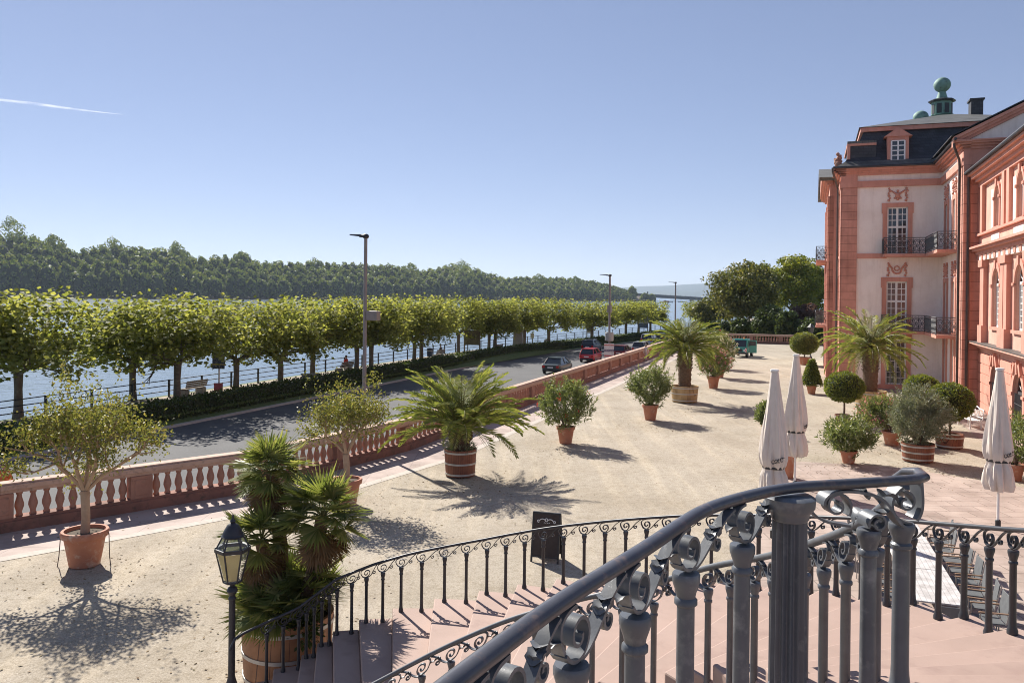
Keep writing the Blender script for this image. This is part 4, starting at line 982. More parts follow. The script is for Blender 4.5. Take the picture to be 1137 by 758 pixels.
def date_palm(px, py, label, seed, tub_spec, trunk, Ln, n, e_lo, e_hi, droop, weeds=False):
    g = np.random.default_rng(seed); th = thing('date_palm', label, 'palm', G(px, py), g.random() * 6, 'date palms in wooden tubs'); r, h, tm, hoops = tub_spec
    tub(th, r, h, tm, hoops)
    z0 = h * .85; prof = []; n_ = 40
    tr0, tr1, zt = trunk
    for k in range(n_ + 1):
        f = k / n_; prof.append((tr0 + (tr1 - tr0) * f + .03 * (k % 2) + .03 * math.sin(f * 3.1), z0 + (zt - z0) * f))
    mb = MB(); mb.lathe(prof, 18, mod=lambda t, z: 1 + .09 * math.sin(6 * t + z * 22)); mb.build('trunk', M['palm_trunk'], th, True)
    mb = MB()   # cut leaf bases bristling from the trunk head
    for k in range(90):
        q = k * 2.4; z = zt - (zt - z0) * .55 * (k / 90) ** 1.3; rr = tr1 * .95; p = Vector((rr * math.cos(q), rr * math.sin(q), z)); o = Vector((math.cos(q) * .8, math.sin(q) * .8, .75)).normalized()
        mb.tube([p, p + o * .2], [.045, .03], 5)
    mb.build('leaf_bases', M['palm_trunk'], th)
    VV, ribs = frond_set(n, Ln, g, e_lo, e_hi, droop); VV = VV + np.array((0, 0, zt))
    fr = link('fronds', mesh_np('fronds', VV, quads(len(VV) // 4)), L['date'], th)
    ribs.v = [(x, y, z + zt) for x, y, z in ribs.v]; ribs.build('frond_ribs', surf('frond rib', (.20, .19, .07), (.16, .15, .05), 3, .5) if 'frond rib' not in bpy.data.materials else bpy.data.materials['frond rib'], fr)
    if weeds:
        P, d = blob(700, (0, 0, h + .02), (r * .95, r * .95, .2), g, .3); P[:120, 2] -= .35 * g.random(120); leaves('undergrowth', P, d + np.array((0, 0, .6)) + g.normal(size=d.shape) * .4, .16, .03, L['olive'], th)
    return th
date_palm(511, 528, 'bushy low date palm in a red barrel with three pale hoops, middle of the gravel', 41, (.58, .98, M['tub_red'], (.12, .5, .9)), (.26, .30, 1.62), 2.95, 90, .25, 1.54, 1.0, True)
date_palm(760, 446, 'date palm on a short shaggy trunk in a pale yellow barrel', 42, (.84, 1.0, M['tub_yellow'], (.15, .55, .9)), (.34, .36, 3.3), 2.75, 84, -.3, 1.52, 1.0)
date_palm(966, 451, 'date palm in a pale tub in front of the cream pavilion wall', 43, (.92, .95, M['tub_yellow'], (.2, .85)), (.36, .38, 3.5), 3.4, 78, -.3, 1.5, 1.15)

# --- fan palms in a barrel
def fan_crown(c, n, g, r_pet, r_bl, e_lo, e_hi, nb=30):
    VV = []; pet = MB()
    for i in range(n):
        ph = i * 2.39996 + g.normal() * .2; f = (i + .5) / n; e = e_hi + (e_lo - e_hi) * f + g.normal() * .1
        t_ = np.array((math.cos(e) * math.cos(ph), math.cos(e) * math.sin(ph), math.sin(e))); pl = r_pet * (.7 + .5 * g.random()); hub = np.asarray(c) + t_ * pl
        pet.tube([tuple(c), tuple(np.asarray(c) + t_ * pl * .5 + np.array((0, 0, .03))), tuple(hub)], [.014, .011, .009], 4)
        sd = unit(np.cross(t_, np.array((0, 0, 1.0)) + 1e-3)[None])[0]; nu_ = np.cross(sd, t_)
        tilt = -.25 + g.normal() * .2; fw = t_ * math.cos(tilt) + nu_ * math.sin(tilt)
        q = np.linspace(-1.9, 1.9, nb); dv = fw[None] * np.cos(q)[:, None] + sd[None] * np.sin(q)[:, None] + nu_[None] * (.16 + .05 * g.normal(size=(nb, 1)))
        ln = r_bl * (.78 + .3 * np.cos(q * .55)) * (.85 + .25 * g.random(nb)); dv = unit(dv)
        droop = np.array((0, 0, -.10)) ; VV.append(leaf_geo(np.repeat(hub[None], nb, 0), dv + droop, ln, .052 * r_bl / .5, g, nu_[None] * .5 + np.cross(dv, nu_[None])))
    return np.concatenate(VV), pet
def fan_palms():
    g = np.random.default_rng(51); th = thing('fan_palm_tub', 'clump of three fan palms in a big wooden barrel beside the stair foot and lantern', 'palm', G(319, 752), 0)
    r, h = .76, 1.12; tub(th, r, h, M['tub_red2'], (.14, .5, .88), .92)
    loc = np.array(th.location); c1 = np.array(D(302, 522, loc[1] + .45)) - loc; c2 = np.array(D(358, 574, loc[1] - .15)) - loc; c3 = np.array(D(290, 600, loc[1] - .1)) - loc
    dry = []; petm = surf('fan palm stalks', (.16, .17, .06), (.12, .12, .04), 5, .6)
    for c, n, rp, rb, b0 in ((c1, 26, .36, .46, (-.1, .1, h * .85)), (c2, 27, .42, .48, (.22, -.2, h * .85)), (c3, 18, .34, .42, (-.15, -.2, h * .8))):
        mb = MB(); mid = (np.asarray(b0) * .5 + c * .5) + np.array((.05, 0, 0)); mb.tube([b0, tuple(mid), tuple(c)], [.13, .12, .11], 9); mb.build('trunk', M['palm_trunk'], th)
        VV, pet = fan_crown(c, n, g, rp, rb, -.55, 1.35); fo = link('fan_leaves', mesh_np('fan_leaves', VV, quads(len(VV) // 4)), L['fan'], th); pet.build('leaf_stalks', petm, fo)
        VV, pet = fan_crown(c - np.array((0, 0, .12)), 16, g, rp * .8, rb * .9, -1.35, -.75); dry.append(VV)
    V = np.concatenate(dry); link('dry_leaves', mesh_np('dry_leaves', V, quads(len(V) // 4)), L['fan_dry'], th)
    allv = []; al = MB()
    for k in range(11):   # suckers round the rim
        q = k * .85; c = np.array((.46 * math.cos(q), .46 * math.sin(q), h + .05 + .42 * g.random())); VV, pet = fan_crown(c, 8, g, .28, .48, -.3, 1.2); allv.append(VV); al.v, al.f = al.v, al.f
        n0 = len(al.v); al.v += pet.v; al.f += [tuple(i + n0 for i in f) for f in pet.f]
    V = np.concatenate(allv); o = link('sucker_leaves', mesh_np('sucker_leaves', V, quads(len(V) // 4)), L['fan'], th); al.build('leaf_stalks', petm, o)
    P, d = blob(700, (.42, -.5, h * .95), (.26, .26, .34), g, .1); leaves('trailing_herb', P, d, .09, .05, L['hedge'], th)
fan_palms()

# --- small trees in pots (open, twisting limbs and sparse leaves)
def limbs(mb, base, dirv, ln, r, depth, g, tips, seg=4, spread=.75, up=.25):
    P = [Vector(base)]; d = Vector(dirv).normalized()
    for k in range(seg):
        d = (d + Vector(g.normal(size=3)) * .13 + Vector((0, 0, up * .15))).normalized(); P.append(P[-1] + d * ln / seg)
    mb.tube(P, [r * (1 - .38 * k / seg) for k in range(seg + 1)], 7 if depth > 1 else 4)
    if depth == 0: tips.append((P[-1], d)); tips.append((P[-2], d)); return
    for k in range(3 if depth > 1 else 4):
        nd = (d + Vector(g.normal(size=3)) * spread + Vector((0, 0, up))).normalized(); limbs(mb, P[-1] if k < 2 else P[-2], nd, ln * .68, r * .58, depth - 1, g, tips, seg, spread, up)
def pot_tree(px, py, label, seed, pr, ph, zb, bow, h, w, wires=False, nleaf=26, sc=1.0):
    g = np.random.default_rng(seed); loc = G(px, py); th = thing('potted_tree', label, 'potted tree', loc, 0, 'crape myrtle trees in terracotta pots'); pr_ = terracotta(th, pr, ph)
    mb = MB(); tips = []; mb.tube([(0, 0, ph * .8), (.02, 0, ph + .3), (-.02, .02, zb)], [.11 * sc, .095 * sc, .10 * sc], 10)
    for q, sp in bow:
        limbs(mb, (-.02, .02, zb - .02), (math.cos(q) * sp, math.sin(q) * sp * .9, .8), h * .36, .055 * sc, 2, g, tips, 4, .55, .18)
    mb.build('trunk', M['bark_pale'], th, True)
    zc = zb + h * .55; C = [np.array(p) for p, d in tips]
    P = []; Dv = []
    for p, d in tips:
        n = nleaf; base = np.array(p)[None] + g.normal(size=(n, 3)) * np.array((.2, .2, .17)) * sc + np.array((0, 0, .08)); P.append(base); Dv.append(g.normal(size=(n, 3)) + np.array((0, 0, .35)))
    P = np.concatenate(P); Dv = np.concatenate(Dv); n2 = int(len(P) * .38); q, d2 = blob(n2, (0, 0, zc), (w / 2, w / 2, h * .42), g, .35)
    q = q[q[:, 2] > zb + .25]; P = np.concatenate([P, q]); Dv = np.concatenate([Dv, g.normal(size=q.shape)])
    for k in range(9):   # long thin shoots above the crown
        x, y = g.normal(size=2) * w * .2; s_ = np.linspace(0, 1, 22)[:, None]; base = np.array((x, y, zc + h * .3)); tip = base + np.array((g.normal() * .15, g.normal() * .15, h * (.18 + .14 * g.random()))); pp = base + (tip - base) * s_ + g.normal(size=(22, 3)) * .05; P = np.concatenate([P, pp]); Dv = np.concatenate([Dv, g.normal(size=pp.shape)])
    leaves('foliage', P, Dv, .085 * (.7 + .6 * g.random(len(P))), .05, L['myrtle'], th)
    if wires:
        for s_ in (-1, 1):
            mb = MB(); mb.tube([(s_ * pr * 1.02, 0, ph * .95), (s_ * (pr + .04), 0, ph * .9), (s_ * (pr + .07), -.02, ph * .25), (s_ * (pr + .1) + .05, -.12, 0.0)], .011, 5); mb.build('wire_stay', M['pipe'], th)
    return th
pot_tree(94, 627, 'small forked pale tree in a wide terracotta pot with wire stays, far left', 61, .53, .84, 1.75, ((2.9, .72), (.2, .78), (1.5, .4), (4.4, .5), (3.6, .6), (5.6, .6)), 2.75, 2.7, True, 40)
pot_tree(384, 560, 'yellowing small tree in a terracotta pot behind the fan palms, by the balustrade', 62, .50, .8, 1.55, ((2.6, .6), (.4, .7), (1.6, .4), (4.6, .55), (5.4, .6)), 2.3, 2.9, False, 44)

# ================================================================== PROMENADE: plane trees, hedge, railing, furniture
def plane_proto(seed):
    g = np.random.default_rng(seed); th = thing('plane_tree', 'x', 'tree', (0, 0, 0), 0, 'pollarded plane trees along the river')
    mb = MB(); tips = []; hb = 2.45 + .2 * g.random(); mb.tube([(0, 0, -.1), (.02, 0, .5), (.03 * g.normal(), .03 * g.normal(), 1.5), (0, 0, hb)], [.26, .19, .165, .2], 10)
    k = 7
    for i in range(k):
        q = 6.283 * i / k + g.normal() * .25; e = .3 + .5 * g.random(); limbs(mb, (0, 0, hb - .25 + .2 * g.random()), (math.cos(q), math.sin(q), e), 1.35, .085, 2, g, tips, 4, .6, .16)
    mb.build('trunk', M['bark_plane'], th, True)
    ns = int(190 + 110 * g.random()); q = g.random(ns) * 6.283; ph_ = g.random() * 6; rr = (2.85 + .5 * g.random()) * np.sqrt(g.random(ns)) * (1 + .14 * np.sin(q * 3 + ph_) + .08 * np.sin(q * 7 + ph_)); z = 2.85 + .35 * g.random() + (2.55 + .45 * g.random()) * g.random(ns) ** .8 - .10 * rr + (rr > 2.3) * -.45 * g.random(ns)
    C = np.stack([rr * np.cos(q), rr * np.sin(q), z], 1); C = np.concatenate([C, np.array([np.array(p) for p, d in tips])])
    per = 14; P = (C[:, None] + g.normal(size=(len(C), per, 3)) * np.array((.25, .25, .22))).reshape(-1, 3)
    up = 120; q = g.random(up) * 6.283; rr = 3.0 * np.sqrt(g.random(up)); b0 = np.stack([rr * np.cos(q), rr * np.sin(q), np.full(up, 5.55) - .08 * rr], 1); s_ = np.linspace(0, 1, 9)
    S = (b0[:, None] + s_[None, :, None] * (np.array((0, 0, 1.05)) + g.normal(size=(up, 1, 3)) * .25) + g.normal(size=(up, 9, 3)) * .09).reshape(-1, 3)
    P = np.concatenate([P, S]); P = P[P[:, 2] > 1.95]; n = len(P); T_, S_ = facing(np.array((0, 0, .75)) + P * np.array((.14, .14, 0)), .62, g)
    leaves('crown', P, T_, .24 * (.7 + .6 * g.random(n)), .22 * (.7 + .6 * g.random(n)), L['plane'], th, side=S_)
    return th
planes = [plane_proto(70 + i) for i in range(7)]
def ground_ab(px, py): p = G(px, py, ZP); return AB(p)
TR = [((-60, 470), 'plane tree cut by the left edge of the view, trunk outside'), ((20, 464), 'first plane tree from the left with its whole crown over the potted tree'), ((147, 444), 'dark-trunked plane tree right by the railing above the leftmost potted tree'),
      ((197, 448), 'plane tree standing before the leftmost promenade bench'), ((262, 437), 'plane tree right of the poster pole'), ((311, 430), 'plane tree on the lawn left of the low stone block'), ((347, 420), 'plane tree above the low stone block by the railing'),
      ((396, 415), 'plane tree with a leaning trunk left of the first street lamp'), ((412, 413), 'plane tree just right of the first street lamp'), ((460, 405), 'left one of the trunk pair beside the blue bin'), ((468, 402), 'right one of the trunk pair beside the blue bin'), ((509, 394), 'plane tree left of the wooden notice board'),
      ((543, 391), 'left one of the trunk pair right of the notice board'), ((550, 391), 'right one of the trunk pair right of the notice board'), ((582, 388), 'plane tree right behind the grey stone stele'), ((609, 385), 'plane tree right of the long bench, at the end of the dense row'), ((657, 380), 'plane tree just left of the second street lamp'), ((695, 374), 'plane tree right of the second street lamp'), ((709, 371), 'plane tree by the narrow banner, second right of the second street lamp'), ((722, 369), 'plane tree above the silver people carrier')]
for i, ((px, py), lab) in enumerate(TR):
    p = G(px, py, ZP); g = np.random.default_rng(90 + i); s_ = .86 + .08 * g.random(); rz = g.random() * 6.283; o = planes[i % 7]
    s_ *= .9 if px > 640 else (1.1 if px < 100 else 1)
    if i < 7: o.location = p; o.rotation_euler = (0, 0, rz); o.scale = (s_ * 1.2, s_ * 1.2, s_); o['label'] = lab
for i, ((px, py), lab) in enumerate(TR):
    if i >= 7:
        g = np.random.default_rng(90 + i); s_ = .86 + .08 * g.random(); wz = 1.32 if px > 600 else 1.16; dup(planes[i % 7], G(px, py, ZP), g.random() * 6.283, lab, (s_ * wz, s_ * wz, s_ * (.92 if px > 640 else 1)))
for i, a in enumerate((168, 178, 188, 199, 210, 222, 235)):
    dup(planes[i % 7], W(a, -34.5 + bank(a), ZP), i * 1.3, 'far plane tree behind the yellow tub palm, number %s past the third street lamp' % ('one', 'two', 'three', 'four', 'five', 'six', 'seven')[i], (1.3, 1.3, .85))

# hedge between lawn and road
hg = np.random.default_rng(5); th = thing('hedge', 'long low clipped dark hedge between the promenade lawn and the road', 'hedge', W(25, -32.4, ZR + .1))
ZH = ZR + .12; o_ = np.array(th.location); n = 26000; a = 5 + 150 * hg.random(n) ** 1.5; fz = hg.random(n); side = hg.random(n); bb = np.where(side < .45, 0, np.where(side < .9, -1.3 * hg.random(n), -1.3)) + hg.normal(size=n) * .05
z = np.where((side >= .45) & (side < .9), 1.05 + hg.normal(size=n) * .05, fz * 1.05); bk = np.maximum(0, a - 85) * .16; b_ = -31.75 + bb + bk
P = np.stack([AX[0] * a + BX[0] * b_, AX[1] * a + BX[1] * b_, ZH + z], 1) - o_; leaves('foliage', P, hg.normal(size=P.shape) + np.array((.2, -.6, .5)), .17, .12, L['hedge'], th)
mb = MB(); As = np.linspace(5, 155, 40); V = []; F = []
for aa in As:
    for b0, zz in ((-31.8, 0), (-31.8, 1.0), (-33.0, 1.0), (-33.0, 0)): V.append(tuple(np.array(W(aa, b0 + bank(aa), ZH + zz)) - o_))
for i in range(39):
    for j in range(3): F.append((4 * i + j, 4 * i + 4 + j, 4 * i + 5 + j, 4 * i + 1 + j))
mb.add(V, F); mb.build('shade_core', M['core'], th)  # dark inner shell painted as the hedge's inner shade
# grass blades on verge and lawn
n = 30000; a = 8 + 120 * hg.random(n) ** 1.4; b_ = np.where(hg.random(n) < .2, -31.35 - .4 * hg.random(n), -33.1 - 2.9 * hg.random(n)) + np.maximum(0, a - 85) * .16
P = np.stack([AX[0] * a + BX[0] * b_, AX[1] * a + BX[1] * b_, np.full(n, ZP - .02)], 1)
tag(leaves('lawn_grass', P, np.array((0, 0, 1.0)) + hg.normal(size=P.shape) * .35, .16, .05, leafmat('lawn grass blades', (.08, .13, .03), (.13, .17, .05), (.2, .19, .08), .3, .6)), kind='stuff')

# railing by the river
th = thing('riverside_railing', 'dark iron railing along the river edge with two rails', 'railing', W(30, -37.7, ZP)); o_ = Vector(th.location)
posts = [a for a in np.arange(14, 215, 2.9)]
for a in posts:
    mb = MB(); p = Vector(W(a, -37.6 + bank(a), ZP)) - o_; mb.box(p.x - .055, p.x + .055, p.y - .055, p.y + .055, 0, 1.08); mb.build('post', M['iron_thin'], th)
for z in (1.04, .72, .38):
    mb = MB(); mb.tube([Vector(W(a, -37.6 + bank(a), ZP + z)) - o_ for a in posts], .03, 6); mb.build('rail', M['iron_thin'], th)

# benches
def bench(px, py, label, stone=True, first=None, ln=1.9):
    p = G(px, py, ZP); 
    if first: return dup(first, p, math.atan2(AX[1], AX[0]), label)
    th = thing('park_bench', label, 'bench', p, math.atan2(AX[1], AX[0]), 'promenade benches')
    for x in (-.75, .75): MB().box(x - .2, x + .2, -.25, .3, 0, .38).build('block', M['concrete'], th, bevel=.02)
    mb = MB()
    for k in range(4): mb.box(-ln / 2, ln / 2, -.22 + .13 * k, -.12 + .13 * k, .4, .45)
    mb.build('seat', M['wood_grey'], th)
    mb = MB()
    for k in range(4): y = -.27 - .03 * k; mb.box(-ln / 2, ln / 2, y - .03, y, .5 + .115 * k, .6 + .115 * k)
    mb.build('backrest', M['wood_grey'], th)
    return th
b0 = bench(214, 438, 'slatted wooden bench on stone blocks behind the plane trunk left of the poster pole')
bench(382, 414, 'wooden bench facing the river with a person in red sitting on it', first=b0); bench(486, 398, 'bench beside the blue bin with a dark clad person on it', first=b0)
bench(604, 384, 'long pale bench facing the river right of the grey stele', first=b0); bench(552, 391, 'low bench half hidden behind the trunk pair right of the notice board', first=b0)
th = thing('stone_block', 'low grey stone block on the lawn beneath a plane tree by the hedge', 'block', G(345, 424, ZP), .4); mb = MB(); mb.box(-.6, .6, -.35, .35, 0, .5); mb.build('base', M['concrete'], th, bevel=.04); mb = MB(); mb.box(-.68, .68, -.42, .42, .5, .62); mb.build('slab', M['concrete'], th, bevel=.03)
th = thing('stone_stele', 'tall grey stone slab standing on the lawn behind the hedge', 'monument', G(575, 389, ZP), -.2); mb = MB(); mb.prism([(-.75, -.3), (.75, -.3), (.7, .3), (-.7, .3)], 0, .3); mb.build('base', M['concrete'], th); mb = MB(); mb.extrude([(-.6, -.2, .3), (.6, -.2, .3), (.52, -.2, 2.5), (.2, -.2, 2.7), (-.5, -.2, 2.55)], (0, .4, 0)); mb.build('slab', M['concrete'], th, bevel=.04)
def notice(px, py, w_, h_, z0, label, matf, name='notice_board', two=True, frame='wood_grey', rz=-.25):
    th = thing(name, label, 'notice board' if two else 'sign', G(px, py, ZP), rz)
    for x in ((-w_ / 2, w_ / 2) if two else (0,)): MB().box(x - .06, x + .06, -.06, .06, 0, z0 + h_ + (.1 if two else 0)).build('post', M[frame], th)
    MB().box(-w_ / 2, w_ / 2, -.1, -.062, z0, z0 + h_).build('panel', matf, th)
    if two: 
        mb = MB(); mb.box(-w_ / 2 - .1, w_ / 2 + .1, -.2, .2, z0 + h_ + .08, z0 + h_ + .16); mb.build('roof', M[frame], th)
    return th
pm = surf('old notice panel', (.16, .13, .06), (.08, .07, .04), 3, .6, c3=(.3, .26, .14), s3=7)
notice(524, 393, 1.75, 1.6, 1.0, 'wooden two-post notice board with a dark weathered panel between plane trunks', pm)
def poster_mat(name, base, blocks):
    mt, t, b = newmat(name); co = coords(t, 'Generated'); sp = N(t, 'ShaderNodeSeparateXYZ'); t.links.new(co, sp.inputs[0]); col = base
    n = noise(t, coords(t), 9, 2); c = ramp(t, sp.outputs[2], [(0, base)] + [(p, c_) for p, c_ in blocks]); t.nodes[-1]; 
    for q in t.nodes:
        if q.type == 'VALTORGB': q.color_ramp.interpolation = 'CONSTANT'
    c = mixc(t, c, (.5, .45, .4), ramp(t, n, [(.55, (0, 0, 0)), (.6, (.5, .5, .5))])); t.links.new(c, b.inputs['Base Color']); b.inputs['Roughness'].default_value = .5; return mt
pp1 = poster_mat('dark poster', (.05, .06, .10), [(.2, (.45, .35, .1)), (.28, (.06, .08, .14)), (.6, (.3, .22, .2)), (.8, (.1, .1, .14))])
th = thing('poster_pole', 'white pole carrying a dark printed poster and a small red notice below', 'sign', G(243, 440, ZP), -.2)
MB().tube([(0, 0, 0), (0, 0, 3.0)], .05, 8).build('pole', M['white_paint'], th); MB().box(-.42, .42, -.09, -.052, 1.75, 2.9).build('poster', pp1, th); MB().box(-.3, .3, -.085, -.052, .3, .85).build('red_notice', surf('red notice', (.5, .06, .09), (.55, .12, .14), 9, .5), th)
notice(655, 379, .9, 2.0, 1.2, 'narrow dark upright banner board by the railing left of the second street lamp', poster_mat('banner', (.5, .5, .52), [(.15, (.10, .11, .16)), (.5, (.4, .3, .3)), (.65, (.07, .08, .12))]), 'banner_board')
notice(714, 372, 1.5, 2.6, 1.2, 'blue and white poster board by the railing near the parked people carrier', poster_mat('blue board', (.06, .1, .2), [(.3, (.5, .52, .55)), (.5, (.08, .13, .25)), (.85, (.6, .6, .6))]), 'poster_board')
notice(591, 386, .45, .6, 1.2, 'small pale sign plate on a thin post beside the grey stele', surf('pale plate', (.55, .52, .42), (.5, .47, .38), 5, .6), 'small_sign', False, 'post_metal')
th = thing('litter_bin', 'blue litter bin on a post beside the pair of plane trunks', 'bin', G(477, 402, ZP), .3)
MB().tube([(0, .2, 0), (0, .2, 1.3)], .04, 8).build('post', M['post_metal'], th); mb = MB(); mb.lathe([(.2, .55), (.26, .6), (.28, 1.25), (.3, 1.3), (.2, 1.36), (.02, 1.38)], 14); mb.build('body', surf('bin blue', (.06, .08, .15), (.05, .07, .13), 4, .5), th, True); mb = MB(); mb.lathe([(.29, 1.05), (.3, 1.06), (.3, 1.14), (.29, 1.15)], 14, cap=False); mb.build('band', M['hoop'], th)

# street lamps on the road side of the balustrade
def street_lamp(Y, px, label, first=None):
    a, b = AB((0, 0)); d = ray(px, 330); p = (d.x * Y / d.y, Y, ZR + .12)
    if first: return dup(first, p, -AZ + math.pi, label, (1.3, 1, .945))
    th = thing('street_lamp', label, 'street lamp', p, -AZ + math.pi, 'street lamps along the road')
    mb = MB(); mb.tube([(0, 0, 0), (0, 0, 1.2), (0, 0, 1.25), (0, 0, 9.3)], [.115, .115, .085, .07], 12); mb.build('pole', M['post_metal'], th, True)
    mb = MB(); mb.sphere((0, 0, 9.35), .14, 10, 8, (1, 1, .8)); mb.tube([(0, 0, 9.36), (.3, 0, 9.38)], [.075, .06], 8); mb.build('arm', M['black'], th, True)
    mb = MB(); V = [(.2, -.1, 9.34), (.74, -.07, 9.40), (.74, .07, 9.40), (.2, .1, 9.34), (.2, -.1, 9.43), (.74, -.07, 9.45), (.74, .07, 9.45), (.2, .1, 9.43)]; mb.add(V, [(3, 2, 1, 0), (4, 5, 6, 7), (0, 1, 5, 4), (1, 2, 6, 5), (2, 3, 7, 6), (3, 0, 4, 7)]); mb.build('lamp_head', M['black'], th)
    return th
l1 = street_lamp(34.1, 405.5, 'nearest tall street lamp with a small grey box, left of the barrel date palm')
l2 = street_lamp(75.4, 677, 'second street lamp, with white posters at its foot among the parked cars', l1); l3 = street_lamp(112, 750, 'third and smallest street lamp above the yellow tub palm', l1)
mb = MB(); mb.box(-.66, -.14, -.16, .16, 5.82, 6.22); mb.box(-.16, .0, -.03, .03, 5.95, 6.1); mb.build('control_box', M['post_metal'], l1, bevel=.03)
mb = MB(); mb.box(-.12, .12, -.3, .3, 5.7, 6.4); mb.build('control_box', M['post_metal'], l2)
wp = poster_mat('white posters', (.62, .6, .58), [(.05, (.55, .08, .07)), (.12, (.66, .64, .62)), (.4, (.5, .1, .1)), (.47, (.68, .66, .64)), (.62, (.2, .18, .24)), (.74, (.7, .68, .66)), (.9, (.55, .12, .1)), (.95, (.7, .68, .66))])
mb = MB(); mb.box(-.45, .45, .16, .2, .5, 2.5); mb.box(-.45, .45, -.2, -.16, .5, 2.5); mb.box(-.42, -.38, -.16, .16, .5, 2.5); mb.box(.38, .42, -.16, .16, .5, 2.5); p = Vector(l2.location); th = mb.build('poster_stack', wp); th.location = p; th.rotation_euler = (0, 0, -.16); tag(th, 'white and red posters strapped round the second street lamp', 'poster')
mb = MB(); mb.lathe([(.36, 2.75), (.4, 2.8), (.4, 3.5), (.36, 3.55)], 14); th = mb.build('round_sign', surf('sign back', (.35, .35, .34), (.28, .28, .27), 5, .5)); th.location = p; tag(th, 'grey round sign drum on the second street lamp above the white posters', 'sign')

# ================================================================== VEHICLES
def carpaint(name, c):
    mt, t, b = newmat(name); b.inputs['Base Color'].default_value = (*c, 1); b.inputs['Roughness'].default_value = .32; b.inputs['Coat Weight'].default_value = .6; b.inputs['Coat Roughness'].default_value = .08; return mt
HEAD = math.atan2(AX[1], AX[0])
def wheel(th, x, y, r=.31, w_=.2):
    mb = MB(); n = 20; s_ = 1 if y > 0 else -1
    mb.xf = Matrix.Translation((x, y, r)) @ Matrix.Rotation(math.pi / 2, 4, 'X')
    mb.lathe([(r * .62, -w_ / 2), (r * .95, -w_ / 2), (r, -w_ * .35), (r, w_ * .35), (r * .95, w_ / 2), (r * .62, w_ / 2)], n); o = mb.build('wheel', M['tyre'], th, True)
    mb = MB(); mb.xf = Matrix.Translation((x, y, r)) @ Matrix.Rotation(math.pi / 2, 4, 'X'); mb.lathe([(.04, -w_ * .53), (r * .6, -w_ * .5), (r * .6, w_ * .5), (.04, w_ * .53)], n); mb.build('rim', M['rim'], o)
SHAPES = {  # length, width, height, belt, rear base, rear roof, front roof, front base
    'hatch': (3.9, 1.68, 1.45, .92, -1.85, -1.45, .35, 1.15), 'sedan': (4.5, 1.74, 1.43, .92, -1.65, -1.05, .35, 1.15),
    'estate': (4.5, 1.74, 1.48, .93, -2.15, -1.9, .35, 1.15), 'van': (4.5, 1.82, 1.85, 1.02, -2.15, -1.95, .75, 1.6)}
